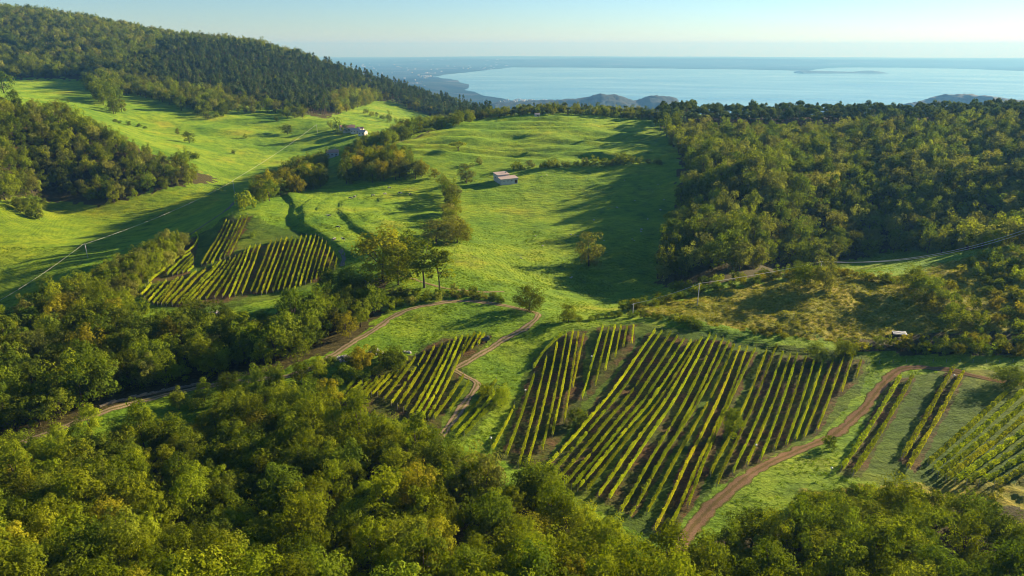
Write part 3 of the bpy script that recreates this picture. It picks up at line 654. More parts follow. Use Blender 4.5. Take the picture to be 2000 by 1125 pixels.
block('in the small vineyard by the meadow', 'vine rows of the small vineyard by the meadow', [
  [c4(a, b), c4(c, d)] for (a, b), (c, d) in zip(
   [(385,705),(445,720),(510,695),(575,690),(640,655),(720,610),(800,565),(880,510),(960,465),(1035,420),(1100,395),(1160,380),(1215,350),(1265,335),(1315,320)],
   [(215,910),(280,890),(330,905),(385,890),(470,835),(530,810),(580,815),(630,850),(690,880),(740,910),(790,935),(840,985),(890,985),(940,990),(990,1000)])] +
  [[c4(1365,312), c4(1265,480)], [c4(1410,306), c4(1335,437)], [c4(1445,318), c4(1390,402)], [c4(1270,660), c4(1035,1005)], [c4(1315,705), c4(1160,940)]])
block('in the strip beside the yellow-green round tree', 'vine rows in the strip beyond the earth track', [
  [(969,748),(880,847)], [(967,771),(890,858)], [(976,777),(908,852)]])
block('in the straight right part of the terraced vineyard', 'vine rows in the right part of the terraced vineyard', [
  [cA(a, b), cA(c, d)] for (a, b), (c, d) in zip(
   [(1265,232),(1310,222),(1350,216),(1395,208),(1440,202),(1480,198),(1520,194),(1560,192),(1600,190),(1635,188),(1665,198),(1695,222),(1728,247),(1760,292),(1792,332),(1818,382)],
   [(1090,660),(1135,672),(1180,680),(1222,670),(1278,660),(1320,650),(1365,645),(1410,652),(1458,640),(1506,610),(1552,590),(1598,585),(1642,560),(1690,530),(1738,510),(1800,470)])], dens=.5)
block('in the leaning middle part of the terraced vineyard', 'vine rows in the middle part of the terraced vineyard', [
  [cA(a, b), cA(c, d)] for (a, b), (c, d) in zip(
   [(625,490),(705,475),(795,435),(835,405),(875,400),(915,385),(960,365),(1005,335),(1045,310),(1085,282),(1130,272),(1170,265)],
   [(375,770),(425,772),(475,772),(515,770),(560,762),(640,735),(710,725),(785,712),(850,702),(905,710),(955,692),(1015,680)])], dens=.5)
block('at the low left corner of the terraced vineyard', 'vine rows at the low corner of the terraced vineyard', [
  [cA(a, b), cA(c, d)] for (a, b), (c, d) in zip(
   [(190,610),(245,600),(310,590),(370,572),(430,575),(470,548),(512,545)], [(130,660),(160,692),(192,720),(222,750),(262,762),(300,772),(335,776)])], dens=.5)
block('on the upper strips of the terraced vineyard', 'vine rows on the upper strips of the terraced vineyard', [
  [cA(a, b), cA(c, d)] for (a, b), (c, d) in zip(
   [(880,55),(905,65),(938,78),(1000,20),(1030,20),(1062,15)], [(670,430),(715,430),(757,430),(825,390),(865,372),(907,360)])], dens=.5)
block('in the wedge by the hedge of the terraced vineyard', 'vine rows in the wedge by the hedge', [
  [cA(622,165), cA(640,210), cA(590,290), cA(470,370), cA(350,480), cA(222,580)], [cA(575,332), cA(490,400), cA(380,520)], [cA(588,350), cA(425,520)], [cA(600,372), cA(470,512)], [cA(602,402), cA(512,500)], [cA(602,450), cA(552,490)]], dens=.5)
sd = 100
for where, group, rows, kw in BLOCKS:
    order = sorted(range(len(rows)), key=lambda i: rows[i][0][0])
    for i, row in enumerate(rows):
        k = order.index(i); sd += 1
        vine_row(row, f'{ORD[k]} vine row from the left {where}', group, seed=sd, **kw)

# ------------------------------------------------------------------ tree templates
def crown(seed, width, z0, z1, n_cl, n_lf, leaf, style='round'):
    """leaf clumps through a crown; returns verts, quads, tint"""
    r = np.random.default_rng(seed); R_ = width / 2; hz = (z1 - z0) / 2; zc = (z0 + z1) / 2
    d = unit(r.normal(size=(n_cl * 3, 3)))
    if style == 'pine':
        tz = r.uniform(0, 1, n_cl); rr = R_ * np.clip(1.05 - tz ** 2.4, .14, 1) * r.uniform(.45, 1, n_cl); an = r.uniform(0, 2 * math.pi, n_cl)
        C_ = np.stack([np.cos(an) * rr, np.sin(an) * rr, z0 + tz * (z1 - z0)], 1); cr = width * r.uniform(.13, .21, n_cl) * np.clip(1.25 - tz * .7, .4, 1.2)
        sq = .55
    elif style == 'flat':
        an = r.uniform(0, 2 * math.pi, n_cl); rr = R_ * np.sqrt(r.uniform(0, 1, n_cl)) * .85
        C_ = np.stack([np.cos(an) * rr, np.sin(an) * rr, z0 + (z1 - z0) * (.35 + .5 * (1 - (rr / R_) ** 2) * r.uniform(.5, 1, n_cl))], 1); cr = width * r.uniform(.12, .2, n_cl); sq = .6
    else:
        d = d[d[:, 2] > -.78][:n_cl]; q = r.uniform(.35, .95, len(d)) ** .8
        lob = 1 + .25 * vnoise(d[:, 0] * 2 + seed, d[:, 1] * 2 + d[:, 2] * 2, seed)
        C_ = np.stack([d[:, 0] * R_ * q * lob, d[:, 1] * R_ * q * lob, zc + d[:, 2] * hz * q * lob], 1); cr = width * r.uniform(.11, .2, len(d)); sq = .85
    n_cl = len(C_); k = np.repeat(np.arange(n_cl), n_lf); n_ = len(k)
    dd = unit(r.normal(size=(n_, 3)) + np.array([0, 0, .35])); rad = r.uniform(.5, 1.08, n_) ** .6
    P_ = C_[k] + dd * (cr[k] * rad)[:, None] * np.array([1, 1, sq])
    ctr = np.array([0, 0, zc - .15 * hz]); outw = unit(P_ - ctr)
    nr = unit(dd * .8 + outw * .55 + np.array([0, 0, .15]) + r.normal(size=(n_, 3)) * .36)
    V, Fc = leaf_quads(P_, nr, leaf * r.uniform(.65, 1.4, n_), r, .7)
    ct = r.uniform(.2, .8, n_cl)
    tn = np.clip(ct[k] * .6 + .2 + .10 * r.normal(size=n_), 0, 1)
    return V, Fc, tn, C_
def trunk(seed, height, rad, C_, limbs=5, lean=.3):
    r = random.Random(seed); m = MB(); a = r.uniform(0, 6.28)
    pts = [(0, 0, -.6), (0, 0, .15)] + [(lean * math.cos(a) * t * t, lean * math.sin(a) * t * t, height * t) for t in (.33, .66, 1.0)]
    m.tube(pts, [rad * 1.35, rad * 1.15, rad * .85, rad * .62, rad * .3], 7)
    for i in range(limbs):
        c = C_[r.randrange(len(C_))]; t = r.uniform(.35, .8); b = (lean * math.cos(a) * t * t, lean * math.sin(a) * t * t, height * t)
        mid = tuple(b[j] * .5 + c[j] * .5 + (.25 if j == 2 else 0) for j in range(3))
        m.tube([b, mid, tuple(c)], [rad * .42, rad * .28, rad * .1], 5)
    return m
TPL = {}    # key -> (trunk mesh, crown mesh, joined mesh, width, height)
def template(key, palette, seed, width, height, z0, n_cl, n_lf, leaf, style='round', bark=None, rad=None, limbs=5):
    V, Fc, tn, C_ = crown(seed, width, z0, height, n_cl, n_lf, leaf, style)
    tm = trunk(seed, z0 + (height - z0) * (.85 if style == 'pine' else .55), rad or width * .028, C_, limbs)
    bk = bark or BARK
    cme = mesh_from('crown_' + key, V, Fc, [LEAF[palette]], False, tn)
    tme = tm.mesh('trunk_' + key, bk, True)
    # joined copy for the masses of far trees
    tv = np.array(tm.v); jm = bpy.data.meshes.new('tree_' + key)
    jm.from_pydata(np.concatenate([V, tv]).tolist(), [], Fc.tolist() + [tuple(i + len(V) for i in f) for f in tm.f])
    jm.materials.append(LEAF[palette]); jm.materials.append(bk)
    jm.polygons.foreach_set('material_index', np.array([0] * len(Fc) + [1] * len(tm.f), np.int32))
    a = jm.attributes.new('tint', 'FLOAT', 'FACE'); a.data.foreach_set('value', np.concatenate([tn, np.zeros(len(tm.f))]).astype(np.float32)); jm.update()
    TPL[key] = (tme, cme, jm, width, height)
for pi2, pal in enumerate(('olive', 'green', 'autumn', 'grey')):
    for k in range(4):                                   # near, leafy
        template(f'near_{pal}_{k}', pal, 300 + pi2 * 10 + k, (8.4, 7.2, 9.2, 6.4)[k], (9.5, 10.5, 9.0, 8.5)[k], (-.8, -.6, -.9, -.7)[k], (46, 42, 52, 36)[k], 92, .335)
    for k in range(3):                                   # middle distance
        template(f'mid_{pal}_{k}', pal, 400 + pi2 * 10 + k, (9.0, 8.0, 7.2)[k], (10.5, 11.5, 9.0)[k], (-.8, -.8, -.8)[k], (40, 36, 34)[k], 48, .50)
    for k in range(2):
        template(f'bush_{pal}_{k}', pal, 500 + pi2 * 10 + k, (4.2, 3.6)[k], (2.8, 3.2)[k], -.3, (22, 18)[k], 46, .30, rad=.05, limbs=4)
for k in range(3):
    template(f'pine_{k}', 'pine', 600 + k, (5.6, 5.0, 6.4)[k], (15.0, 16.5, 14.0)[k], (4.5, 6.0, 4.5)[k], (34, 34, 38)[k], 20, .75, 'pine', BARK_PINE, .22, 3)
for k in range(2):
    template(f'flatpine_{k}', 'pine', 620 + k, (8.0, 7.0)[k], (13.5, 14.5)[k], (6.5, 6.0)[k], (30, 30)[k], 26, .7, 'flat', BARK_PINE, .2, 5)
template('umbrella', 'green', 640, 11.0, 9.0, 3.2, 40, 40, .6, 'flat', None, .3, 7)
template('slender_0', 'green', 641, 6.5, 15.0, 2.2, 36, 50, .42); template('slender_1', 'olive', 642, 5.5, 14.0, 2.0, 34, 50, .42)
template('tall_olive', 'olive', 643, 9.5, 13.0, -.5, 50, 60, .45); template('tall_autumn', 'autumn', 644, 10.0, 14.0, -.5, 54, 60, .45); template('tall_grey', 'grey', 645, 9.0, 12.0, -.8, 50, 60, .42)

# ------------------------------------------------------------------ where trees stand
PLACED = []    # kind, x, y, z, scale(xyz), rot, template key, region
RND = random.Random(11)
def put(kind, x, y, key, region, sc=1.0, sz=None, sink=.1):
    s = sc; z = float(H(x, y)) - sink
    PLACED.append((kind, x, y, z, (s, s * RND.uniform(.9, 1.1), (sz or s)), RND.uniform(0, 6.28), key, region))
def scatter(poly, spacing, yr, kind, keys, region, smin=.75, smax=1.25, seed=0, prob=1.0, weights=None, clump=0.0):
    r = np.random.default_rng(seed); us = [p[0] for p in poly]
    y = np.arange(yr[0], yr[1], spacing * .87); rows = []
    for j, yy in enumerate(y):
        a0 = raydir(min(us), 300)[0] * yy; a1 = raydir(max(us), 300)[0] * yy
        a0, a1 = min(a0, a1) * 1.15 - 10, max(a0, a1) * 1.15 + 10
        x = np.arange(a0, a1, spacing) + (spacing / 2 if j % 2 else 0)
        rows.append(np.stack([x, np.full_like(x, yy)], 1))
    P_ = np.concatenate(rows); P_ = P_ + r.uniform(-.42, .42, P_.shape) * spacing
    z = H(P_[:, 0], P_[:, 1]); u, v = project(P_[:, 0], P_[:, 1], z)
    m = inpoly(u, v, poly) & (P_[:, 1] > yr[0]) & (P_[:, 1] < yr[1])
    if prob < 1: m &= r.uniform(size=len(P_)) < prob
    if clump: m &= vnoise(P_[:, 0] / (spacing * 4), P_[:, 1] / (spacing * 4), seed + 5) > clump
    P_ = P_[m]; w = np.array(weights or [1] * len(keys), float); w /= w.sum()
    ks = r.choice(len(keys), len(P_), p=w); sc = r.uniform(smin, smax, len(P_))
    for i in range(len(P_)): put(kind, P_[i, 0], P_[i, 1], keys[ks[i]], region, sc[i], sc[i] * r.uniform(.78, 1.35))
def along(pxs, spacing, kind, keys, region, smin=.8, smax=1.2, ymin=60, ymax=2600, wid=1.5, seed=0):
    r = random.Random(seed); L_ = smooth_line([pick(u, v, ymin, ymax) for u, v in pxs], spacing)
    for p in L_: put(kind, p[0] + r.uniform(-wid, wid), p[1] + r.uniform(-wid, wid), r.choice(keys), region, r.uniform(smin, smax))
N_ = lambda *p: [f'near_{a}_{k}' for a in p for k in range(4)]
M_ = lambda *p: [f'mid_{a}_{k}' for a in p for k in range(3)]
B_ = lambda *p: [f'bush_{a}_{k}' for a in p for k in range(2)]
BT, PT, BU = 'broadleaf_tree', 'pine_tree', 'bush'
# foreground wood
scatter([(-700,1010),(-100,985),(0,945),(90,925),(170,895),(280,870),(400,845),(560,825),(660,828),(740,832),(830,875),(900,950),(1050,985),(1150,1045),(1250,1085),(1370,1150),(1420,1500),(-700,1500)], 5.7, (62, 190), BT, N_('olive', 'green', 'autumn') + ['slender_0', 'slender_1', 'tall_olive'], 'fg', .6, 1.25, 1, weights=[4] * 4 + [2] * 4 + [.3] * 4 + [.5, .5, .5])
scatter([(840,905),(900,960),(1000,965),(1060,985),(1010,1010),(900,1000)], 6.5, (125, 175), BT, N_('green', 'grey'), 'fg', .9, 1.3, 2)
scatter([(1365,1080),(1450,1060),(1600,1030),(1700,1010),(1760,1010),(1850,1030),(2000,1060),(2400,1020),(2500,1500),(1420,1500)], 6.2, (62, 140), BT, N_('green', 'olive'), 'fgr', .65, 1.2, 3, .8, weights=[4] * 4 + [1] * 4)  # darker green leaves favoured, painting the thicket's shadow into leaf colour
scatter([(1560,1000),(1640,960),(1700,955),(1790,985),(1860,975),(1900,1030),(1600,1040)], 3.6, (115, 150), BU, B_('green', 'olive'), 'fgr_bush', .8, 1.5, 4, .75)
# trees by the road at the left
for u, v, s, k in ((15,905,1.0,'near_olive_2'),(55,893,.9,'near_green_1'),(120,882,.9,'near_olive_1'),(-30,925,1.1,'near_green_0'),(95,925,1.15,'near_olive_0'),(150,870,.8,'near_green_3'),(180,850,1.0,'near_olive_1'),(285,855,.75,'near_green_1'),(232,868,.6,'near_olive_3'),(320,880,.6,'near_olive_2')):
    p = pick(u, v, 90, 260); put(BT, p[0], p[1], k, 'roadside', s)
for u, v, s, k in ((600,812,1.2,'near_green_0'),(560,800,1.1,'near_olive_2'),(520,806,1.0,'near_green_1'),(650,800,1.1,'near_olive_1'),(480,815,.9,'near_green_2'),(700,790,.8,'near_olive_3'),(440,822,1.0,'near_olive_0'),(610,768,.8,'near_green_3'),(545,770,.8,'near_olive_3'),(500,766,1.0,'near_green_0'),(540,757,.95,'near_green_1'),(590,751,.9,'near_olive_0'),(450,772,.95,'near_green_2'),(400,782,.9,'near_green_3'),(625,741,.85,'near_olive_1'),(470,790,.9,'near_olive_2'),(350,800,.8,'near_green_1')):
    p = pick(u, v, 90, 260); put(BT, p[0], p[1], k, 'roadside', s)
# dark middle wood at the left
scatter([(-500,670),(-100,655),(0,645),(130,585),(200,590),(250,612),(285,645),(450,645),(520,640),(600,610),(660,575),(700,560),(748,585),(742,612),(700,645),(640,680),(600,700),(560,712),(420,735),(330,753),(215,783),(0,862),(-500,980)], 6.4, (150, 330), BT, M_('olive', 'green', 'autumn') + N_('olive', 'grey'), 'midleft', .75, 1.35, 6, weights=[1.5] * 3 + [3.5] * 3 + [.3] * 3 + [1.0] * 4 + [.6] * 4)  # shade of the averted slope put into leaf colour by favouring dark green
scatter([(130,580),(200,545),(280,505),(330,480),(385,464),(383,480),(330,522),(270,566),(255,605),(200,595)], 4.5, (280, 470), BT, M_('olive', 'olive', 'grey'), 'hedgeleft', .6, .95, 7)
scatter([(445,740),(600,712),(690,690),(740,720),(640,800),(560,840),(420,850),(300,850)], 7.5, (160, 235), BU, B_('green', 'olive'), 'roadbush', .7, 1.4, 8, .5)
scatter([(690,700),(790,690),(800,720),(700,760),(650,790),(640,750)], 4.5, (180, 240), BU, B_('olive', 'autumn', 'green'), 'roadbush', .8, 1.5, 9, .7)
scatter([(745,575),(860,560),(960,580),(1015,597),(900,585),(800,598),(760,612)], 3.4, (255, 330), BU, B_('olive', 'grey', 'green'), 'roadbush', .6, 1.1, 10)
# right wood
scatter([(1285,255),(1325,300),(1345,330),(1335,380),(1320,430),(1300,480),(1290,560),(1340,560),(1400,548),(1500,528),(1590,522),(1610,512),(1760,500),(1900,490),(2100,470),(2700,460),(2700,250),(2000,255),(1500,250)], 10.0, (335, 695), BT, M_('green', 'grey', 'olive'), 'rightwood', .95, 1.75, 12, weights=[2] * 3 + [2] * 3 + [1.4] * 3)
scatter([(1340,250),(1500,252),(2000,258),(2600,262),(2600,205),(1262,205),(1262,256),(1320,262)], 7.6, (692, 850), PT, ['flatpine_0', 'flatpine_1', 'pine_2'], 'ridgepine', .7, 1.35, 13, .93, weights=[3, 3, .7])
scatter([(1880,330),(2100,330),(2600,400),(2600,200),(2000,215)], 8.5, (560, 800), PT, ['flatpine_0', 'flatpine_1', 'pine_2'], 'ridgepine', .7, 1.35, 14)
# trees behind the bare hill
for i in range(330):
    u = RND.uniform(880, 1290); Y = RND.uniform(772, 835); x = raydir(u, 225)[0] * Y
    if RND.random() < .72: put(BT, x, Y, RND.choice(M_('green', 'olive', 'grey')), 'hillback', RND.uniform(.6, 1.1))
    else: put(PT, x, Y, RND.choice(['flatpine_0', 'pine_0']), 'hillback', RND.uniform(.5, .8))
# left spur
scatter([(-500,235),(0,208),(100,218),(200,258),(290,303),(350,327),(430,352),(420,362),(300,373),(240,398),(200,402),(150,388),(100,380),(40,385),(-500,425)], 8.6, (480, 720), BT, M_('olive', 'grey', 'green'), 'spur', .7, 1.5, 16, .95, weights=[3] * 3 + [2] * 3 + [1.4] * 3)
scatter([(20,402),(70,398),(140,425),(150,438),(110,440),(40,420)], 5.5, (440, 620), BT, M_('olive', 'green'), 'clump', .7, 1.1, 17)
scatter([(190,400),(245,392),(250,402),(200,410)], 6, (470, 640), BT, M_('olive', 'grey'), 'clump', .7, 1.0, 18)
# mountain
scatter([(-500,165),(0,152),(170,153),(235,152),(300,165),(345,170),(345,95),(420,40),(0,-60),(-500,-90)], 12.5, (1150, 2250), BT, M_('green', 'olive', 'grey'), 'mountain', 1.1, 2.1, 20)
scatter([(240,150),(300,168),(370,182),(470,202),(530,206),(600,225),(640,233),(645,215),(650,192),(720,182),(790,210),(860,235),(935,245),(980,240),(950,190),(700,95),(350,55),(330,100)], 9.5, (1020, 1600), PT, ['pine_0', 'pine_1', 'pine_2', 'flatpine_0', 'flatpine_1'], 'mountainpine', .8, 1.7, 21, .93, weights=[2, 2, 2, 1, 1])
scatter([(290,160),(300,-60),(760,-60),(760,160)], 12.5, (1560, 2300), BT, M_('green', 'olive', 'grey'), 'mountain', 1.1, 1.9, 211)
scatter([(240,150),(300,168),(470,202),(600,225),(720,170),(860,200),(925,213),(700,95),(350,55)], 26, (1020, 1600), BT, M_('green', 'olive', 'grey'), 'mountain', 1.0, 1.8, 210)
scatter([(640,205),(650,180),(700,172),(760,183),(830,200),(905,222),(860,230),(800,215),(780,200),(740,198),(700,212),(660,225)], 11, (1040, 1350), BT, M_('autumn', 'olive', 'olive'), 'mountainyellow', 1.1, 1.8, 22)
# valley trees
scatter([(170,160),(240,152),(330,172),(470,205),(640,236),(600,240),(540,225),(470,212),(400,215),(330,205),(280,190),(200,180)], 11.0, (950, 1250), BT, M_('green', 'olive', 'grey'), 'valley', 1.1, 1.9, 23, .9)
scatter([(165,165),(235,158),(300,178),(330,205),(300,230),(250,235),(215,225),(190,200)], 12, (820, 1250), BT, M_('green', 'olive', 'green'), 'valley', 1.2, 2.1, 241, .7)
scatter([(330,190),(380,188),(460,205),(520,212),(515,225),(460,222),(400,228),(345,215)], 12, (850, 1250), BT, M_('green', 'olive', 'grey'), 'valley', 1.1, 2.0, 242, .75)
scatter([(150,200),(200,192),(260,205),(240,232),(180,222)], 11, (820, 1050), BT, M_('green', 'olive'), 'valley', 1.1, 1.9, 24, .8)
along([(385,225),(405,232),(430,228),(455,218),(480,222),(500,222)], 9, BT, M_('green', 'olive', 'grey'), 'valley', .8, 1.2, 800, 1100, 4, 25)
along([(225,238),(250,245),(280,250)], 9, BU, B_('green'), 'valley_bush', 1.2, 1.9, 760, 950, 3, 26)
scatter([(478,397),(520,370),(560,352),(600,330),(640,318),(720,322),(800,326),(840,335),(850,348),(800,352),(720,358),(640,366),(560,382),(500,402)], 7.5, (430, 640), BT, M_('green', 'olive', 'autumn', 'grey'), 'valleyhedge', .85, 1.45, 27)
scatter([(560,330),(620,300),(690,302),(760,300),(830,322),(640,325)], 7, (520, 760), BT, M_('olive', 'autumn', 'green'), 'valleyhedge', .7, 1.05, 28, .7)
along([(690,304),(740,288),(790,272),(840,256),(890,244),(920,238)], 3.5, BT, M_('green', 'olive'), 'hilledge', .9, 1.4, 560, 1000, 7, 29)
along([(680,296),(735,279),(790,262),(850,244),(905,232)], 4, BT, M_('green', 'olive', 'grey'), 'hilledge', 1.0, 1.5, 660, 1100, 10, 30)
along([(720,222),(740,232),(765,238),(790,244)], 9, BT, M_('green', 'olive'), 'valley', .7, 1.1, 900, 1200, 5, 31)
# hedge below the hill top
along([(1015,330),(1050,328),(1090,325),(1150,322),(1200,322),(1235,320),(1290,318)], 5, BU, B_('green', 'olive', 'grey'), 'hillhedge', 1.3, 2.8, 480, 660, 3, 32)
# column of trees above the tall group
along([(868,375),(880,395),(885,415),(880,435),(890,455),(872,470)], 5.5, BT, M_('grey', 'olive', 'grey'), 'column', 1.05, 1.5, 330, 560, 2.5, 33)
# knoll hedge and bushes
along([(1215,606),(1260,598),(1310,588),(1360,575),(1410,563),(1460,553),(1520,545),(1580,540),(1640,538),(1700,548),(1740,552)], 3.2, BU, B_('olive', 'green', 'autumn'), 'knollhedge', .9, 1.7, 240, 345, 2.0, 34)
along([(1320,570),(1400,552),(1480,542),(1560,536),(1620,534)], 5, BU, B_('olive', 'green'), 'knollhedge', 1.2, 2.0, 240, 345, 1.5, 35)
along([(1130,628),(1180,622),(1230,618),(1290,622),(1340,628)], 3.0, BU, B_('olive', 'green'), 'knollhedge', .55, .95, 220, 300, 1.2, 36)
scatter([(1740,560),(1800,545),(1870,530),(2000,490),(2300,470),(2300,660),(1900,650),(1840,620),(1780,600)], 6.5, (225, 330), BU, B_('green', 'olive', 'autumn'), 'bushhill', .8, 1.8, 37, .5)
scatter([(1860,520),(2000,478),(2400,440),(2400,520),(1900,560)], 6.0, (240, 340), BU, B_('olive', 'green'), 'bushhill', .8, 1.7, 38, .6)
scatter([(1635,690),(1700,672),(1760,668),(1850,665),(2000,660),(2300,625),(2300,684),(1950,697),(1800,691),(1680,690)], 4.2, (215, 260), BU, B_('green', 'autumn', 'olive'), 'darkhedge', .75, 1.45, 39)
scatter([(1450,640),(1520,640),(1540,662),(1480,660)], 3.2, (235, 262), BU, B_('autumn', 'grey'), 'knollhedge', .5, .8, 40)

# ------------------------------------------------------------------ single trees that stand by themselves
SINGLE = []
def single(kind, u, v, key, hpx, label, ymin=80, ymax=1300, wpx=None):
    p = pick(u, v, ymin, ymax); d = p[1] * CP + (CAM_Z - p[2]) * SP
    tpl = TPL[key]; hm = hpx * d / F; sz = hm / tpl[4]; sx = (wpx * d / F) / tpl[3] if wpx else sz
    SINGLE.append((kind, p, (sx, sx, sz), RND.uniform(0, 6.28), key, label))
single(BT, 1150, 520, 'near_grey_1', 78, 'lone golden-topped tree standing in the shaded grassy bowl', wpx=52)
single(BT, 1034, 606, 'near_olive_0', 56, 'round bright tree at the fork of the dirt tracks', wpx=64)
single(BT, 1110, 630, 'near_olive_3', 46, 'small rounded tree at the top corner of the large vineyard', wpx=36)
single(BT, 748, 548, 'tall_autumn', 122, 'big broad tree with an orange-tinged top above the bend of the road', wpx=122)
single(BT, 778, 556, 'near_olive_1', 90, 'leafy tree leaning against the big orange-tinged tree', wpx=78)
single(BT, 829, 562, 'slender_0', 112, 'tall slender tree with a bare trunk beside the narrow path', wpx=84)
single(BT, 859, 567, 'slender_1', 98, 'thin yellow-green tree rightmost of the tall group by the path', wpx=64)
single(BT, 790, 528, 'tall_olive', 88, 'green tree between the orange-tinged tree and the slender tree', wpx=92)
single(BT, 852, 476, 'tall_grey', 56, 'grey-green rounded tree at the foot of the tree column', wpx=70)
single(BT, 893, 474, 'near_autumn_2', 50, 'brownish rounded tree with dark shade under it', wpx=62)
single(BT, 911, 358, 'near_grey_1', 44, 'pale full tree left of the stone barn', 400, 620, wpx=34)
single(BT, 936, 322, 'mid_grey_2', 18, 'small greyish tree on the slope behind the pale full tree', 500, 700)
single(BT, 895, 294, 'umbrella', 20, 'umbrella-shaped tree alone on the bare hill', 540, 800, wpx=34)
single(BT, 838, 262, 'umbrella', 14, 'small flat-crowned tree on the edge of the bare hill', 560, 900, wpx=24)
single(BT, 1428, 852, 'near_olive_1', 70, 'lone bushy tree among the rows of the large vineyard', wpx=48)
single(BU, 1127, 830, 'bush_green_0', 36, 'round bush beside the bare earth in the large vineyard', wpx=42)
single(BT, 980, 792, 'near_olive_2', 50, 'yellow-green round tree at the end of the short vine rows', wpx=38)
single(BU, 948, 775, 'bush_olive_0', 28, 'low yellowish bush beside the earth track', wpx=34)
single(BU, 1618, 876, 'bush_green_1', 30, 'small dark bush at the edge of the reddish track', wpx=34)
single(BT, 1965, 752, 'near_green_2', 46, 'dark bushy tree where the brown track leaves the picture', wpx=72)
single(BT, 640, 795, 'near_autumn_3', 76, 'yellowing tree at the left end of the small vineyard', wpx=58)
single(BT, 772, 728, 'near_green_1', 72, 'dark slender tree above the small vineyard', wpx=48)
single(BT, 708, 722, 'near_autumn_3', 60, 'brownish tree between the two heaps of pale stones', wpx=44)
single(BT, 1355, 640, 'near_green_3', 24, 'small bright green tree at the top edge of the vineyard rows', wpx=30)
single(BT, 1595, 700, 'near_green_3', 36, 'small round tree above the vine rows near the dark hedge', wpx=40)
single(BT, 1650, 694, 'near_olive_2', 40, 'wide low tree next to the dark hedge', wpx=50)
single(BT, 1610, 562, 'near_grey_1', 70, 'tall pale tree on the rough pasture beside the hedge', wpx=46)
single(BT, 1570, 556, 'near_olive_2', 52, 'broad olive tree on the rough pasture beside the tall pale tree', wpx=62)
single(BT, 1780, 566, 'near_olive_0', 54, 'bright bushy tree at the foot of the shrubby slope', wpx=60)
single(BT, 1812, 580, 'near_green_2', 50, 'round grey-green tree casting a long shadow on rough pasture', wpx=56)
single(BT, 1860, 640, 'near_olive_3', 60, 'leafy tree beside the low pale sheet roof', wpx=46)
single(BT, 370, 279, 'mid_green_0', 24, 'round tree with a clear trunk in the green valley', 500, 1100, wpx=24)
single(BU, 370, 315, 'bush_green_0', 22, 'wide dark bush at the tip of the wooded spur', 500, 1100, wpx=42)
single(BT, 562, 262, 'mid_olive_1', 24, 'spreading tree in the valley near the power line', 600, 1100, wpx=28)
single(BT, 540, 236, 'mid_green_2', 13, 'small tree on the valley slope above the spreading tree', 700, 1200)
single(BT, 347, 262, 'mid_olive_2', 13, 'small tree just left of the round valley tree', 600, 1100)
single(BT, 456, 300, 'mid_green_2', 10, 'tiny lone tree in the middle of the valley meadow', 600, 1100)
single(BT, 480, 270, 'mid_olive_2', 10, 'tiny tree on the valley meadow above the power line', 600, 1100)
single(BT, 660, 262, 'mid_green_1', 34, 'tall tree left of the farmhouses', 600, 1200, wpx=20)
single(BT, 645, 252, 'mid_olive_1', 20, 'slim tree on the meadow left of the tall farmhouse tree', 600, 1200, wpx=12)
single(BT, 676, 258, 'mid_green_0', 17, 'dark tree standing in front of the farmhouses', 600, 1200, wpx=18)
single(BT, 760, 240, 'mid_green_1', 26, 'dark tree between the small far meadows', 700, 1300, wpx=14)
single(BU, 481, 409, 'bush_olive_0', 36, 'round bright bush beside the grey lane', 380, 640, wpx=36)
single(BT, 1212, 315, 'mid_olive_0', 22, 'rounded tree in the hedge below the hill top', 480, 700, wpx=30)
single(BU, 494, 463, 'bush_green_1', 12, 'small bush in the shaded strip above the terraced vineyard', 300, 480)
single(BT, 10, 390, 'near_olive_0', 62, 'rounded yellow-green tree at the left edge beside the wooded spur', 420, 640, wpx=56)
single(BT, 8, 182, 'mid_green_0', 46, 'tall dark tree at the left edge of the upper meadow', 700, 1300, wpx=40)

# ------------------------------------------------------------------ build the trees: single objects for the largest in view, masses for the rest
REG = {  # region -> (where, group)
 'fg': ('of the foreground wood', 'trees of the foreground wood'),
 'fgr': ('of the bottom right thicket', 'trees of the bottom right thicket'),
 'fgr_bush': ('below the paired vine rows', 'shrubs below the paired vine rows'),
 'roadside': ('beside the dirt road', 'trees beside the dirt road at left'),
 'midleft': ('of the dark middle wood', 'trees of the dark middle wood'),
 'hedgeleft': ('of the terraced vineyard hedge', 'trees of the hedge by the terraced vineyard'),
 'roadbush': ('on the road verge', 'shrubs along the dirt road'),
 'rightwood': ('of the big wood', 'trees of the right-hand wood'),
 'ridgepine': ('on the lake ridge', 'pines along the ridge'),
 'hillback': ('behind the bare hill', 'trees behind the bare hill'),
 'spur': ('of the wooded spur', 'trees of the wooded spur'),
 'clump': ('of the meadow clumps', 'trees of the meadow clumps'),
 'mountain': ('of the mountain forest', 'trees of the mountain forest'),
 'mountainpine': ('of the mountainside', 'pines of the mountainside'),
 'mountainyellow': ('below the conifers', 'yellowing trees below the conifers'),
 'valley': ('of the upper valley', 'trees of the upper valley'),
 'valley_bush': ('of the upper valley', 'shrubs of the upper valley'),
 'valleyhedge': ('of the valley hedge', 'trees of the valley hedge'),
 'hilledge': ('along the hill edge', 'trees along the hill edge'),
 'hillhedge': ('of the hill hedge', 'shrubs of the hill hedge'),
 'column': ('beside the cow pasture', 'trees of the line by the cow pasture'),
 'knollhedge': ('round the rough pasture', 'shrubs round the rough pasture'),
 'bushhill': ('on the scrubby slope', 'shrubs of the scrubby slope'),
 'darkhedge': ('of the dark hedge', 'shrubs of the dark hedge'),
}
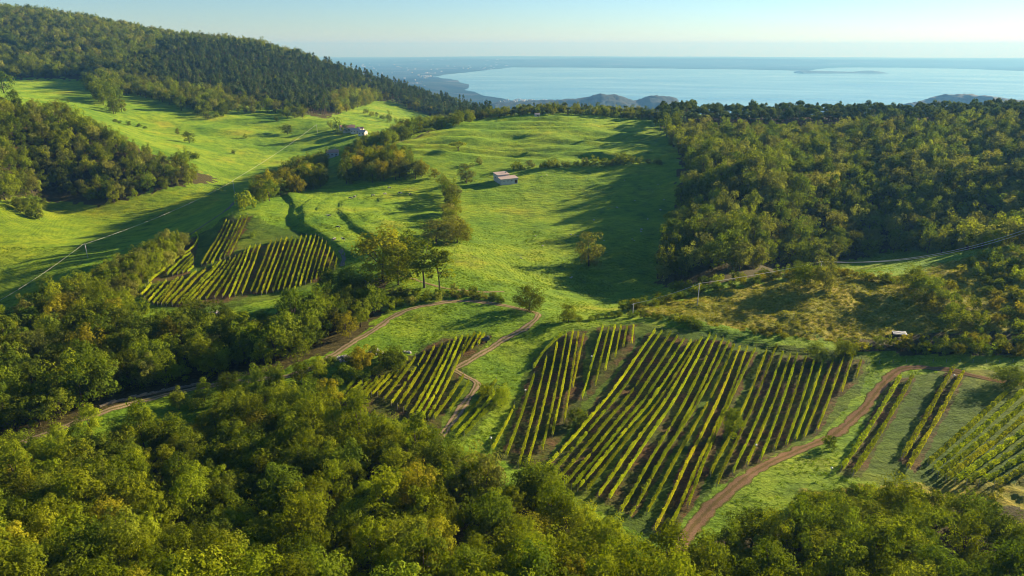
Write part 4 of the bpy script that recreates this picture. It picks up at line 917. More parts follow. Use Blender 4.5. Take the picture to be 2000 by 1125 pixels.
def make_tree(kind, loc, sc, rot, key, label, group=None):
    t = TPL[key]
    o = bpy.data.objects.new(kind, None); COL.objects.link(o); o.empty_display_size = .5
    o.location = loc; o.scale = sc; o.rotation_euler = (0, 0, rot)
    o['label'] = label; o['category'] = 'bush' if kind == BU else 'tree'
    if group: o['group'] = group
    for nm, me in (('trunk' if kind != BU else 'stem', t[0]), ('crown' if kind != BU else 'foliage', t[1])):
        c = bpy.data.objects.new(nm, me); COL.objects.link(c); c.parent = o
for kind, p, sc, rot, key, label in SINGLE:
    make_tree(kind, (p[0], p[1], p[2] - .1 - (.07 * TPL[key][4] * sc[2] if kind == BT else 0)), sc, rot, key, label)
# keep masses off the spot where a single tree, a track or a vine row stands
sx_ = np.array([p[1][0] for p in SINGLE]); sy_ = np.array([p[1][1] for p in SINGLE]); sr_ = np.array([TPL[p[4]][3] * p[2][0] * .38 for p in SINGLE])
RL = np.concatenate([ROAD_A, ROAD_B, ROAD_C])
def free(q):
    if q[0] == BT and q[2] > 470:
        uu, _v = project(q[1], q[2], q[3])
        if 636 < uu < 676 and q[2] < 815: return False
        if 672 < uu < 716 and 760 < q[2] < 960: return False
    w = TPL[q[6]][3] * q[4][0] * .30
    if q[0] == BU or q[7] in ('fg', 'fgr', 'midleft', 'roadside'):
        if np.min(np.hypot(RL[:, 0] - q[1], RL[:, 1] - q[2])) < 1.4 + w * .7: return False
    return not np.any(np.hypot(sx_ - q[1], sy_ - q[2]) < sr_ + w * .3)
PLACED = [q for q in PLACED if free(q)]
pa = np.array([(q[1], q[2], q[3] + TPL[q[6]][4] * q[4][2] * .75) for q in PLACED])
pu, pv = project(pa[:, 0], pa[:, 1], pa[:, 2])
sizepx = np.array([TPL[q[6]][4] * q[4][2] * F / q[2] for q in PLACED])
vis = (pu > -25) & (pu < 2025) & (pv > -20) & (pv < 1150)
for t in np.linspace(.12, .985, 60):
    vis &= (CAM_Z + (pa[:, 2] - CAM_Z) * t) > H(pa[:, 0] * t, pa[:, 1] * t) - .3
LIMIT = {BT: 255, PT: 230, BU: 240}
MASS = {BT: [], PT: [], BU: []}
nsingle = 0; CHOSEN = {}
for kind in (BT, PT, BU):
    ids = [i for i, q in enumerate(PLACED) if q[0] == kind]
    order = sorted(ids, key=lambda i: -(sizepx[i] if vis[i] else -1))
    pick_ = set(order[:LIMIT[kind]])
    for i in ids:
        q = PLACED[i]
        if i in pick_ and vis[i]: CHOSEN.setdefault((q[7], kind), []).append(i)
        else: MASS[kind].append(q)
def nth(k):
    if k < len(ORD): return ORD[k]
    k += 1
    return f"{k}{'th' if 10 <= k % 100 <= 20 else {1: 'st', 2: 'nd', 3: 'rd'}.get(k % 10, 'th')}"
TONE = {'olive': 'olive-green', 'green': 'green', 'autumn': 'yellowing', 'grey': 'grey-green'}
for (reg, kind), ids in CHOSEN.items():      # rows across the picture, each tree counted from the left in its row
    where, gp = REG[reg]; per = 14
    ids.sort(key=lambda i: pv[i]); nrow = max(1, math.ceil(len(ids) / per))
    for j in range(nrow):
        row = sorted(ids[j * per:(j + 1) * per], key=lambda i: pu[i])
        rn = '' if nrow == 1 else (' in the top row' if j == 0 else (' in the lowest row' if j == nrow - 1 else f' in the {nth(j)} row'))
        for k, i in enumerate(row):
            q = PLACED[i]; tone = next((t for c, t in TONE.items() if c in q[6]), 'dark')
            nm = {BT: 'tree', PT: 'pine', BU: 'shrub'}[kind]
            make_tree(kind, q[1:4], q[4], q[5], q[6], f'{nth(k)} {tone} {nm} from the left{rn} {where}', gp); nsingle += 1
def mass(name, items, label):
    keys = sorted({q[6] for q in items}); col = bpy.data.collections.new('templates_' + name)
    for i, k in enumerate(keys):
        o = bpy.data.objects.new(f'template_{name}_{i:03d}', TPL[k][2]); col.objects.link(o)
    n_ = len(items); me = bpy.data.meshes.new(name); me.vertices.add(n_)
    me.vertices.foreach_set('co', np.array([q[1:4] for q in items], np.float32).ravel())
    for nm, tp, fld, arr in (('t_scale', 'FLOAT_VECTOR', 'vector', np.array([q[4] for q in items], np.float32)),
                             ('t_rot', 'FLOAT_VECTOR', 'vector', np.array([(0, 0, q[5]) for q in items], np.float32)),
                             ('t_idx', 'INT', 'value', np.array([keys.index(q[6]) for q in items], np.int32))):
        a = me.attributes.new(nm, tp, 'POINT'); a.data.foreach_set(fld, arr.ravel())
    o = link(name, me, kind='stuff', label=label)
    ng = bpy.data.node_groups.new(name + '_nodes', 'GeometryNodeTree')
    ng.interface.new_socket('Geometry', in_out='INPUT', socket_type='NodeSocketGeometry'); ng.interface.new_socket('Geometry', in_out='OUTPUT', socket_type='NodeSocketGeometry')
    N, L = ng.nodes, ng.links; gi = N.new('NodeGroupInput'); go = N.new('NodeGroupOutput')
    ip = N.new('GeometryNodeInstanceOnPoints'); ci = N.new('GeometryNodeCollectionInfo'); ci.inputs['Collection'].default_value = col
    ci.inputs['Separate Children'].default_value = True; ci.inputs['Reset Children'].default_value = True
    def attr(nm, tp):
        a = N.new('GeometryNodeInputNamedAttribute'); a.data_type = tp; a.inputs['Name'].default_value = nm; return a.outputs['Attribute']
    er = N.new('FunctionNodeEulerToRotation'); L.new(attr('t_rot', 'FLOAT_VECTOR'), er.inputs[0])
    L.new(gi.outputs[0], ip.inputs['Points']); L.new(ci.outputs[0], ip.inputs['Instance']); ip.inputs['Pick Instance'].default_value = True
    L.new(attr('t_idx', 'INT'), ip.inputs['Instance Index']); L.new(er.outputs[0], ip.inputs['Rotation']); L.new(attr('t_scale', 'FLOAT_VECTOR'), ip.inputs['Scale'])
    L.new(ip.outputs[0], go.inputs[0])
    md = o.modifiers.new('instances', 'NODES'); md.node_group = ng
mass('broadleaf_woodland', MASS[BT], 'far and hidden broadleaf woodland on the slopes')
mass('conifer_forest', MASS[PT], 'dense dark conifer forest on the mountainside and ridge')
mass('shrubbery', MASS[BU], 'low shrubbery filling hedges and verges')
print('TREES', len(PLACED), {k: len(v) for k, v in MASS.items()}, nsingle, {r: sum(1 for q in PLACED if q[7] == r) for r in REG})

# ------------------------------------------------------------------ grass tufts on the nearer meadows
GRASS = leaf_mat('grass_blades', [(0, (.07, .13, .006)), (.5, (.12, .19, .008)), (1, (.20, .24, .014))], trans=.45)
GRASSD = leaf_mat('dry_blades', [(0, (.10, .12, .010)), (.5, (.21, .21, .022)), (1, (.33, .28, .05))], trans=.4)
def tuft(seed, w, h, n_, mat, key):
    r = np.random.default_rng(seed); a = r.uniform(0, 6.28, n_); q = np.sqrt(r.uniform(0, 1, n_)) * w / 2
    B = np.stack([np.cos(a) * q, np.sin(a) * q, np.full(n_, -.05)], 1); ln = h * r.uniform(.6, 1.2, n_)
    lean = np.stack([np.cos(a) * .5, np.sin(a) * .5, np.ones(n_)], 1) * ln[:, None] + r.normal(size=(n_, 3)) * .08
    sd_ = np.stack([-np.sin(a + r.uniform(-1, 1, n_)), np.cos(a), np.zeros(n_)], 1) * (.09 * w)
    V = np.stack([B - sd_, B + sd_, B + lean * .75 + sd_ * .5, B + lean], 1).reshape(-1, 3)
    me = mesh_from('tuft_' + key, V, np.arange(n_ * 4).reshape(n_, 4), [mat], False, r.uniform(.1, .9, n_)); TPL[key] = (None, None, me, w, h)
for k in range(3): tuft(700 + k, .9, .24, 16, GRASS, f'tuft_green_{k}'); tuft(710 + k, 1.1, .34, 18, GRASSD, f'tuft_dry_{k}')
r_ = np.random.default_rng(77); ng_ = 210000
ty = np.sqrt(r_.uniform(95 ** 2, 430 ** 2, ng_)); tx = r_.uniform(-.86, .86, ng_) * ty
ri_ = np.clip(np.round(rc(ty)).astype(int), 0, NR - 1); ci_ = np.clip(np.round((tx / (ty + YO) + SM) / (2 * SM) * (NC - 1)).astype(int), 0, NC - 1)
wz, sz_, dz_ = zw[ri_, ci_], np.maximum(zs, zyd)[ri_, ci_], zd[ri_, ci_]
keep = (wz < .5) & (sz_ < .5) & (r_.uniform(size=ng_) < np.where(dz_ > .5, .65, .14 + .4 * (fbm(tx / 14, ty / 14, 88) > .15)))
tz = H(tx, ty); tu, tv = project(tx, ty, tz); keep &= (tu > -60) & (tu < 2060) & (tv < 1150)
cell = {}
RLc = set()
for p_ in RL:
    for i in (-1, 0, 1):
        for j in (-1, 0, 1): RLc.add((int(p_[0] // 1.5) + i, int(p_[1] // 1.5) + j))
tufts = []
for i in np.nonzero(keep)[0]:
    if (int(tx[i] // 1.5), int(ty[i] // 1.5)) in RLc: continue
    s0 = float(r_.uniform(.6, 1.3)); d_ = dz_[i] > .5
    tufts.append(('grass', tx[i], ty[i], tz[i], (s0, s0, s0 * float(r_.uniform(.6, 1.3))), float(r_.uniform(0, 6.28)), f"tuft_{'dry' if d_ else 'green'}_{i % 3}", ''))
print('TUFTS', len(tufts))
mass('grass', tufts, 'tufted meadow grass')

# ------------------------------------------------------------------ buildings
STONE = plain('rendered_stone', (.50, .47, .45), .9, .18, .8, .4)
STONEW = plain('pale_render', (.60, .54, .47), .9, .15, .8, .2)
TILE = plain('clay_tiles', (.42, .24, .17), .85, .25, 2.5, .5)
TILEP = plain('weathered_tiles', (.50, .38, .32), .85, .25, 2.5, .5)
DARK = plain('dark_opening', (.03, .025, .02), .9, .2)
WOODB = plain('brown_boards', (.10, .05, .035), .9, .3, 3)
def gable_house(name, u, v, dims, rz, label, wall, roof, ymin, ymax, wins=2, chim=True, scale=1.0, lean=False):
    p = pick(u, v, ymin, ymax); w, d, h, rh = dims
    root = bpy.data.objects.new(name, None); COL.objects.link(root); root.location = (p[0], p[1], p[2] - .3); root.rotation_euler = (0, 0, rz)
    root['label'] = label; root['category'] = 'house'
    m = MB(); hx, hy = w / 2, d / 2
    m.v = [(-hx, -hy, -1), (hx, -hy, -1), (hx, hy, -1), (-hx, hy, -1), (-hx, -hy, h), (hx, -hy, h), (hx, hy, h), (-hx, hy, h), (-hx, 0, h + rh - .05), (hx, 0, h + rh - .05)]
    m.f = [(0, 1, 5, 4), (2, 3, 7, 6), (1, 2, 6, 9, 5), (3, 0, 4, 8, 7)]
    link('wall', m.mesh('wall', wall), root)
    m = MB(); e = .45; rr = rh / hy
    for sgn in (-1, 1):
        a = [(-hx - e, sgn * (hy + e), h - e * rr), (hx + e, sgn * (hy + e), h - e * rr), (hx + e, 0, h + rh), (-hx - e, 0, h + rh)]
        b = [(x, y, z + .22) for x, y, z in a]
        m.quad(*(b if sgn < 0 else b[::-1])); m.quad(*(a[::-1] if sgn < 0 else a)); m.quad(a[0], a[1], b[1], b[0]); m.quad(a[1], a[2], b[2], b[1]); m.quad(a[3], a[0], b[0], b[3])
    ro = link('roof', m.mesh('roof', roof), root)
    if chim: link('chimney', MB().box((hx * .45, hy * .3, h + rh * .5), (.8, .8, rh * .5 + 1.0)).mesh('chimney', wall), ro)
    for i in range(wins):
        x = -hx + w * (i + .5) / wins
        wo = link('window', MB().box((x, -hy, h * .45), (1.0, .12, 1.3)).mesh('window', DARK), root)
        link('shutter', MB().box((x - .8, -hy - .03, h * .45), (.5, .08, 1.35)).mesh('shutter', WOODB), wo)
    for i in range(wins - 1):
        link('window', MB().box((-hx, -hy + d * (i + .5) / max(1, wins - 1), h * .45), (.12, 1.0, 1.3)).mesh('window', DARK), root)
    link('door', MB().box((hx * .55, -hy, 0), (1.1, .14, 2.1)).mesh('door', WOODB), root)
    return root
gable_house('farmhouse', 682, 257, (15, 10, 6, 2.6), .25, 'pale farmhouse with red roof behind the dark tree', STONEW, TILE, 600, 1300, 3)
gable_house('farmhouse', 697, 260, (13, 8, 4.2, 2.0), -.45, 'low pale farm wing stepping down the slope', STONEW, TILEP, 600, 1300, 3)
gable_house('farmhouse', 709, 264, (9, 8, 4.5, 2.2), -.3, 'small pale house at the lower end of the farm', STONEW, TILEP, 600, 1300, 2)
gable_house('farmhouse', 671, 254, (9, 8, 4.5, 2.0), .5, 'small farm shed at the upper end of the farm', STONEW, TILE, 600, 1300, 2, False)
gable_house('farmhouse', 704, 257, (8, 7, 4.0, 2.0), .1, 'pale outbuilding behind the low farm wing', STONEW, TILE, 600, 1300, 2, False)
gable_house('cottage', 650, 306, (13, 9, 5.5, 2.6), .2, 'grey cottage with red tiled roof among valley trees', STONE, TILE, 480, 900, 3)
gable_house('hut', 1049, 228, (5, 4.5, 3, 1.2), .2, 'tiny hut on the crest of the bare hill', STONE, TILEP, 600, 800, 1, False)
# stone barn: tall part with a lean-to in front
p = pick(986, 355, 440, 620); bz = p[2]
barn = bpy.data.objects.new('stone_barn', None); COL.objects.link(barn); barn.location = (p[0], p[1], bz); barn.rotation_euler = (0, 0, math.radians(28))
barn.scale = (.86, .86, .72); barn['label'] = 'grey stone barn with stepped pinkish roofs on the green slope'; barn['category'] = 'barn'
# local x runs along the gable side towards the sun, local y towards the back
def prism(mb, x0, x1, y0, y1, z0, za, zb):   # walls with a roof line rising from za at y0 to zb at y1
    b = len(mb.v); mb.v += [(x0, y0, z0), (x1, y0, z0), (x1, y1, z0), (x0, y1, z0), (x0, y0, za), (x1, y0, za), (x1, y1, zb), (x0, y1, zb)]
    mb.f += [tuple(b + i for i in q) for q in ((0, 1, 5, 4), (1, 2, 6, 5), (2, 3, 7, 6), (3, 0, 4, 7), (4, 5, 6, 7))]
    return mb
def slab(x0, x1, y0, y1, za, zb, t, mat, name):
    mb = MB(); mb.v = [(x0, y0, za), (x1, y0, za), (x1, y1, zb), (x0, y1, zb), (x0, y0, za + t), (x1, y0, za + t), (x1, y1, zb + t), (x0, y1, zb + t)]
    mb.f = [(0, 3, 2, 1), (4, 5, 6, 7), (0, 1, 5, 4), (1, 2, 6, 5), (2, 3, 7, 6), (3, 0, 4, 7)]
    return mb.mesh(name, mat)
link('wall', prism(MB(), -8, 4, -1, 7, -2.5, 8.0, 9.4).mesh('wall', STONE), barn)
ro = link('roof', slab(-8.5, 4.5, -1.5, 7.5, 7.95, 9.5, .35, TILEP, 'roof'), barn)
link('chimney', MB().box((2.5, 3, 8.6), (1.0, 1.0, 2.0)).mesh('chimney', STONE), ro)
link('lean_to_wall', prism(MB(), -7.997, 9, -8, -1.003, -2.5, 4.7, 6.3).mesh('lean_to_wall', STONE), barn)
link('lean_to_roof', slab(-8.6, 9.6, -8.6, -1.06, 4.65, 6.4, .35, TILEP, 'lean_to_roof'), barn)
link('door', MB().box((7.2, -8.0, -.3), (2.4, .16, 3.4)).mesh('door', WOODB), barn)
for xx in (-5, -1, 3):
    link('window', MB().box((xx, -8.0, 2.2), (.9, .14, 1.0)).mesh('window', DARK), barn)
link('window', MB().box((-8.0, 3, 4.2), (.14, .9, 1.1)).mesh('window', DARK), barn)

# low shed under a pale ribbed sheet
SHEET = plain('pale_sheet', (.42, .41, .38), .5, .12, 2)
p = pick(1756, 655, 200, 300)
shed = bpy.data.objects.new('low_shed', None); COL.objects.link(shed); shed.location = p; shed.rotation_euler = (0, 0, -.12)
shed.scale = (.8, .6, .8); shed['label'] = 'low shed with a pale ribbed sheet roof on the rough pasture'; shed['category'] = 'shed'
mb = MB(); nrib = 24
for i in range(nrib):
    x0 = -3.2 + 6.4 * i / nrib; x1 = -3.2 + 6.4 * (i + 1) / nrib; za = .10 * (i % 2); zb = .10 * ((i + 1) % 2)
    mb.quad((x0, -1.7, 1.0 + za), (x1, -1.7, 1.0 + zb), (x1, 1.7, 1.7 + zb), (x0, 1.7, 1.7 + za))
link('roof', mb.mesh('roof', SHEET), shed)
link('back_wall', MB().box((0, 1.4, -.3), (6.0, .12, 1.9)).mesh('back_wall', WOODB), shed)
for xx in (-2.9, 0, 2.9): link('post', MB().box((xx, -1.45, -.4), (.14, .14, 1.45)).mesh('post', POST), shed)

# retaining wall beside the dirt road
RW = plain('dry_stone', (.22, .18, .13), .95, .35, 2.2, .9)
pts = [pick(u, v, 120, 260) for u, v in ((200,800),(240,789),(280,780),(320,771),(360,763),(400,755))]
L_ = smooth_line(pts, 1.0); T_ = np.gradient(L_, axis=0); T_ /= np.linalg.norm(T_, axis=1)[:, None]; Nn = np.stack([-T_[:, 1], T_[:, 0]], 1)
if np.mean(Nn[:, 1]) < 0: Nn = -Nn
mb = MB(); rr = random.Random(4)
for i in range(len(L_) - 1):
    a = L_[i] + Nn[i] * 2.5; b = L_[i + 1] + Nn[i + 1] * 2.5; c_ = (a + b) / 2; ang = math.atan2(b[1] - a[1], b[0] - a[0])
    mb.box((c_[0], c_[1], float(H(*c_)) - .4), (np.linalg.norm(b - a) + .05, .6 + rr.uniform(-.1, .1), 1.1 + rr.uniform(-.25, .3)), ang)
ret = link('retaining_wall', mb.mesh('retaining_wall', RW), label='pale dry stone retaining wall above the dirt road at left', cat='wall')

# ------------------------------------------------------------------ poles and cables
POLE = plain('pole_concrete', (.55, .50, .44), .8, .15, 2); WIRE = plain('cable', (.62, .58, .52), .45, .05, 1); INS = plain('insulator', (.75, .75, .72), .3, .05, 1)
def utility_pole(u, v, h, label, ymin, ymax, ang=0.0):
    p = pick(u, v, ymin, ymax); o = bpy.data.objects.new('utility_pole', None); COL.objects.link(o); o.location = p; o.rotation_euler = (0, 0, ang)
    o['label'] = label; o['category'] = 'pole'; o['group'] = 'poles carrying the power lines'
    link('pole', MB().tube([(0, 0, -.6), (0, 0, h * .5), (0, 0, h)], [.2, .17, .13], 8).mesh('pole', POLE, True), o)
    ar = link('crossarm', MB().box((0, 0, h - .5), (1.6, .12, .12)).mesh('crossarm', POLE), o)
    for x in (-.7, .7): link('insulator', MB().tube([(x, 0, h - .38), (x, 0, h - .12)], [.07, .05], 6).mesh('insulator', INS), ar)
    c, s = math.cos(ang), math.sin(ang)
    return [Vector((p[0] + x * c, p[1] + x * s, p[2] + h - .15)) for x in (-.7, .7)]
def cable(a, b, sag, label, r=.05):
    pts = []
    for i in range(33):
        t = i / 32; q = a.lerp(b, t); q.z -= 4 * sag * t * (1 - t); pts.append(q)
    o = pts[0].copy(); link('power_cable', MB().tube([q - o for q in pts], r, 4).mesh('power_cable', WIRE, True), None, o, label=label, cat='cable', group='power cables')
q1 = utility_pole(1362, 597, 10.2, 'pale utility pole on the rough pasture', 240, 330, .6)
q2 = utility_pole(1600, 546, 9.0, 'utility pole beside the tall pale tree at the pasture hedge', 240, 330, .5)
q0 = utility_pole(1236, 612, 4.5, 'short pole above the top corner of the large vineyard', 230, 300, .6)
q3 = [Vector(at(2120, 400, 330)), Vector(at(2120, 407, 329))]
for i, w in enumerate(('upper', 'lower')):
    cable(q0[i], q1[i], .8, f'{w} cable running left from the pasture pole', .035)
    cable(q1[i], q2[i], .7, f'{w} cable from the pasture pole to the hedge pole', .035)
    cable(q2[i], q3[i], 9.0, f'{w} cable sagging right from the hedge pole before the dark wood', .085)
pv1 = utility_pole(458, 378, 11.5, 'slim utility pole by the lane in the valley', 500, 760, .5)
pv2 = utility_pole(620, 262, 12.0, 'utility pole at the upper end of the valley power line', 650, 1150, .4)
pv0 = utility_pole(172, 506, 9.0, 'utility pole behind the left-hand hedge', 400, 620, .5)
pvm = Vector(at(-140, 660, 300))
cable(pv1[0], pv2[0], 2.2, 'pale cable climbing across the valley meadow', .06)
cable(pv1[1], pv0[1], 3.0, 'pale cable crossing the shaded lower meadow', .055)
cable(pv0[0], pvm, 3.0, 'pale cable over the lower left meadow corner', .05)

# ------------------------------------------------------------------ cows, stones, markers, trailer, posts
HIDE = None
def hide_mat():
    m, N, L = new_mat('cow_hide'); tc = N.new('ShaderNodeTexCoord'); oi = N.new('ShaderNodeObjectInfo')
    ad = N.new('ShaderNodeVectorMath'); ad.operation = 'ADD'; sc_ = N.new('ShaderNodeMath'); sc_.operation = 'MULTIPLY'; sc_.inputs[1].default_value = 40; L.new(oi.outputs['Random'], sc_.inputs[0])
    L.new(tc.outputs['Object'], ad.inputs[0]); L.new(sc_.outputs[0], ad.inputs[1])
    n = noise(N, L, 1.3, 2, .5, ad.outputs[0]); r = ramp(N, [(.47, (.02, .018, .016)), (.52, (.5, .46, .4))]); L.new(n.outputs['Fac'], r.inputs[0])
    b = N.new('ShaderNodeBsdfDiffuse'); L.new(r.outputs[0], b.inputs[0]); out(m.node_tree, b.outputs[0]); return m
HIDE = hide_mat()
def cow_mesh(graze, seed):
    V = [(0, 0, 1.05), (.55, 0, 1.08), (.95, 0, 1.12), (-.55, 0, 1.08), (-.85, 0, 1.15)]; R_ = [.42, .38, .30, .40, .30]; E = [(0, 1), (1, 2), (0, 3), (3, 4)]
    head = [(1.2, 0, 1.0), (1.45, 0, .62), (1.62, 0, .3)] if graze else [(1.2, 0, 1.3), (1.42, 0, 1.5), (1.75, 0, 1.36)]
    def add(p, r, frm): V.append(p); R_.append(r); E.append((frm, len(V) - 1)); return len(V) - 1
    k = 2
    for p, r in zip(head, (.2, .17, .11)): k = add(p, r, k)
    for s in (-1, 1):
        k = add((.72, s * .2, .72), .14, 1); k = add((.74, s * .2, .38), .075, k); add((.74, s * .2, .02), .07, k)
        k = add((-.72, s * .22, .8), .17, 3); k = add((-.6, s * .22, .62), .12, k); k = add((-.82, s * .22, .38), .075, k); add((-.76, s * .22, .02), .07, k)
        add((1.3 if graze else 1.36, s * .26, .92 if graze else 1.56), .05, len(V) and (6 if False else 5))
    k = add((-1.05, 0, 1.05), .06, 4); add((-1.1, 0, .55), .04, k)
    me = bpy.data.meshes.new('cow'); me.from_pydata(V, E, []); o = bpy.data.objects.new('cow_tmp', me); COL.objects.link(o)
    md = o.modifiers.new('skin', 'SKIN')
    for i, sv in enumerate(me.skin_vertices[0].data): sv.radius = (R_[i], R_[i]); sv.use_root = (i == 0)
    ss = o.modifiers.new('sub', 'SUBSURF'); ss.levels = 1; ss.render_levels = 1
    dg = bpy.context.evaluated_depsgraph_get(); out_ = bpy.data.meshes.new_from_object(o.evaluated_get(dg)); bpy.data.objects.remove(o)
    out_.materials.clear(); out_.materials.append(HIDE)
    for p_ in out_.polygons: p_.use_smooth = True
    return out_
COWS = [cow_mesh(True, 1), cow_mesh(False, 2)]
for i, (u, v, lb) in enumerate(((653,470,'black and white cow nearest the terraced vineyard corner'),(671,470,'mostly white cow beside the vineyard corner'),(661,446,'black and white cow grazing on the lower terrace'),
     (643,424,'small brown-backed cow alone on the terraced pasture'),(684,389,'dark cow at the head of the curved terrace'),(692,387,'pale cow next to the dark cow on the terrace'),
     (728,384,'dark cow in the shadow stripes of the upper terrace'),(752,381,'dark cow in the middle of the shaded terrace'),(781,379,'white cow in the tree shadows on the upper terrace'),(801,382,'dark cow near the upright line of trees'),(760,369,'white cow highest on the terraced pasture'))):
    p = pick(u, v, 330, 540); o = link('cow', COWS[i % 2], None, p, label=lb, cat='cow', group='cows on the terraced pasture'); o.rotation_euler = (0, 0, RND.uniform(0, 6.28)); o.scale = (1.15,) * 3
LIME = plain('limestone', (.38, .35, .31), .95, .2, 2, .5)
def rock_mesh(seed):
    bm = bmesh.new(); bmesh.ops.create_icosphere(bm, subdivisions=2, radius=1.0); r = np.random.default_rng(seed)
    k = r.uniform(-3, 3, 3)
    for v_ in bm.verts:
        d = v_.co.normalized(); n_ = float(vnoise(d.x * 1.6 + k[0], d.y * 1.6 + d.z * 1.3 + k[1], seed)); v_.co = Vector((d.x, d.y, d.z * .6)) * (1 + .35 * n_)
    me = bpy.data.meshes.new('rock'); bm.to_mesh(me); bm.free(); me.materials.append(LIME); return me
ROCKS = [rock_mesh(i) for i in range(4)]
rr = random.Random(8)
for ri_, (u, v) in enumerate(sorted([(1058,345),(1068,342),(1083,344),(1100,350),(1046,461),(1020,505),(1115,458),(1122,459),(1128,461),(1240,392),(1253,448),(1252,452),(1290,410),(1297,390),(1265,428),(1117,541),(1115,543),(1160,430),(1180,470),(1235,467),(1239,470),(1060,480),(1017,503),(1205,405),(1285,360),(1220,352),(1275,375)])):
    p = pick(u, v, 320, 600); o = link('limestone_rock', ROCKS[rr.randrange(4)], None, (p[0], p[1], p[2] + .1), label=f'{nth(ri_)} pale rock from the left in the grassy bowl', cat='rock', group='rocks in the grassy bowl')
    s = rr.uniform(.3, .75); o.scale = (s * rr.uniform(.8, 1.6), s, s); o.rotation_euler = (0, 0, rr.uniform(0, 6))
def heap(u, v, w, h, label, n_, seed, ymin=150, ymax=330):
    p = pick(u, v, ymin, ymax); r = np.random.default_rng(seed); Vs, Fs = [], []; b = 0
    base = ROCKS[0]; bv = np.array([v_.co for v_ in base.vertices]); bf = np.array([list(q.vertices) for q in base.polygons])
    for i in range(n_):
        a = r.uniform(0, 6.28); q = math.sqrt(r.uniform(0, 1)); s = r.uniform(.16, .5)
        x, y = math.cos(a) * q * w, math.sin(a) * q * w * .55; z = (1 - q) * h * r.uniform(.5, 1)
        rot = np.array(Matrix.Rotation(r.uniform(0, 6), 3, Vector(r.normal(size=3)).normalized()))
        zz = float(H(p[0] + x, p[1] + y)) - p[2]
        Vs.append((bv * s) @ rot.T + np.array([x, y, z + zz])); Fs.append(bf + b); b += len(bv)
    o = link('rubble', mesh_from('rubble', np.concatenate(Vs), np.concatenate(Fs), [LIME]), None, p, kind='stuff', label=label)
heap(672, 702, 3.8, 1.8, 'heap of pale stones beside the dirt road', 110, 1); heap(735, 690, 2.8, 2.0, 'taller heap of pale stones by the small meadow', 90, 2)
heap(425, 612, 4.0, .9, 'low scatter of pinkish stones under the terraced vineyard', 60, 3, 240, 330); heap(795, 688, 1.6, .4, 'small scatter of pale stones at the meadow edge', 18, 4)
MARK = plain('pale_ball', (.85, .80, .62), .4, .05, 1)
for u, v, lb in ((1155,706,'pale ball on a stake beside the short vine rows'),(1026,773,'pale ball on a stake left of the first vine rows'),(1475,882,'pale ball on a stake low among the vine rows'),(959,868,'pale ball on a stake by the foreground wood'),(1622,928,'pale ball on a stake at the foot of the paired rows'),(1861,744,'pale ball on a stake at the head of a paired row')):
    p = pick(u, v, 100, 320); o = bpy.data.objects.new('ball_marker', None); COL.objects.link(o); o.location = p; o['label'] = lb; o['category'] = 'marker'; o['group'] = 'pale balls in the vineyard'
    link('stake', MB().tube([(0, 0, -.3), (0, 0, 1.9)], .04, 5).mesh('stake', POST), o)
    bm = bmesh.new(); bmesh.ops.create_icosphere(bm, subdivisions=2, radius=.32); me = bpy.data.meshes.new('ball'); bm.to_mesh(me); bm.free(); me.materials.append(MARK); link('ball', me, o, (0, 0, 2.1))
p = pick(948, 668, 180, 300); tr = bpy.data.objects.new('farm_trailer', None); COL.objects.link(tr); tr.location = p; tr.rotation_euler = (0, 0, .5); tr['label'] = 'small dark farm trailer at the end of the vine rows by the track'; tr['category'] = 'trailer'
TD = plain('trailer_paint', (.06, .05, .05), .6, .3, 2)
link('box', MB().box((0, 0, .7), (2.8, 1.6, .9)).mesh('box', TD), tr); link('rail', MB().box((1.3, 0, 1.6), (.08, 1.6, .7)).mesh('rail', SHEET), tr); link('drawbar', MB().tube([(1.4, 0, .75), (2.7, 0, .5)], .06, 5).mesh('drawbar', TD), tr)
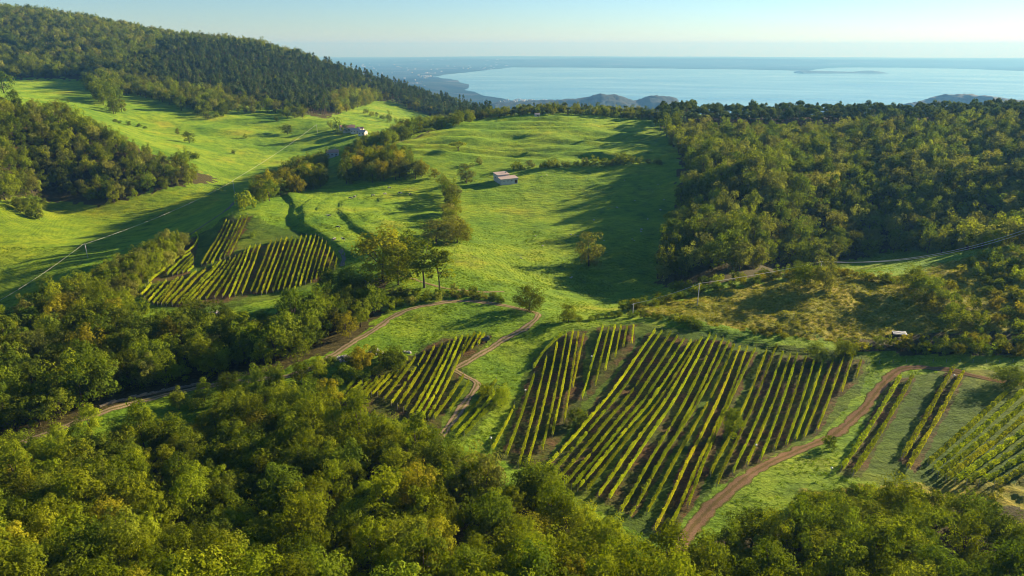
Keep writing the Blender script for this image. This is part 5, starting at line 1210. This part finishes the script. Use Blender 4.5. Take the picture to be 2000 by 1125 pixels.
for y in (-.85, .85): link('wheel', MB().tube([(0, y - .12, .4), (0, y + .12, .4)], .4, 12).mesh('wheel', DARK), tr)
rr = random.Random(5)
for i in range(14):
    u = 1640 + i * 26; p = pick(u, 708 + .02 * i, 180, 280)
    o = link('fence_post', MB().box((0, 0, -.3), (.12, .12, 1.6), taper=.8).mesh('fence_post', POST), None, p, label=f'{ORD[i]} weathered fence post from the left along the dark hedge', cat='post', group='fence posts along the dark hedge'); o.rotation_euler = (rr.uniform(-.06, .06), rr.uniform(-.06, .06), 0)

# distant town, seen as a mass of pale specks
mb = MB(); rr = random.Random(3)
for i in range(230):
    if i < 70: u, v = rr.gauss(1025, 22), rr.gauss(197, 1.8)
    elif i < 105: u, v = rr.gauss(845, 14), rr.uniform(148, 156)
    else: u, v = rr.uniform(680, 1000), rr.triangular(108, 185, 135)
    x, y = at_lake(u, v)
    if inpoly(np.array([u]), np.array([v]), LAKE_PX)[0] and v < 194: continue
    j = np.array([[x, y]]); ri = np.clip(np.searchsorted(pr_, y) - 1, 0, 238); ci_ = np.clip(np.searchsorted(pc_, x / y) - 1, 0, 198)
    s = y / 8000; mb.box((x, y, float(PZ[ri, ci_]) - 6), (rr.uniform(10, 26) * s, rr.uniform(10, 22) * s, 6 + rr.uniform(8, 16) * (s ** .5)), rr.uniform(0, 3))
link('distant_town', mb.mesh('distant_town', plain('town_render', (.42, .38, .33), .9, .2, .01)), kind='stuff', label='pale specks of distant lakeside town houses')

# ------------------------------------------------------------------ haze
hz = MB().box((0, 24500, -1400), (160000, 57000, 1400 + 262)).mesh('haze', None)
hm, N, L = new_mat('haze'); pvn = N.new('ShaderNodeVolumePrincipled'); pvn.inputs['Color'].default_value = (.126, .336, .72, 1); pvn.inputs['Absorption Color'].default_value = (.50, .34, 0, 1); pvn.inputs['Density'].default_value = 7.5e-5; pvn.inputs['Anisotropy'].default_value = 0.2
o_ = N.new('ShaderNodeOutputMaterial'); L.new(pvn.outputs[0], o_.inputs['Volume']); hz.materials.append(hm)
link('haze', hz, kind='stuff', label='thin blue evening haze over the lake country')
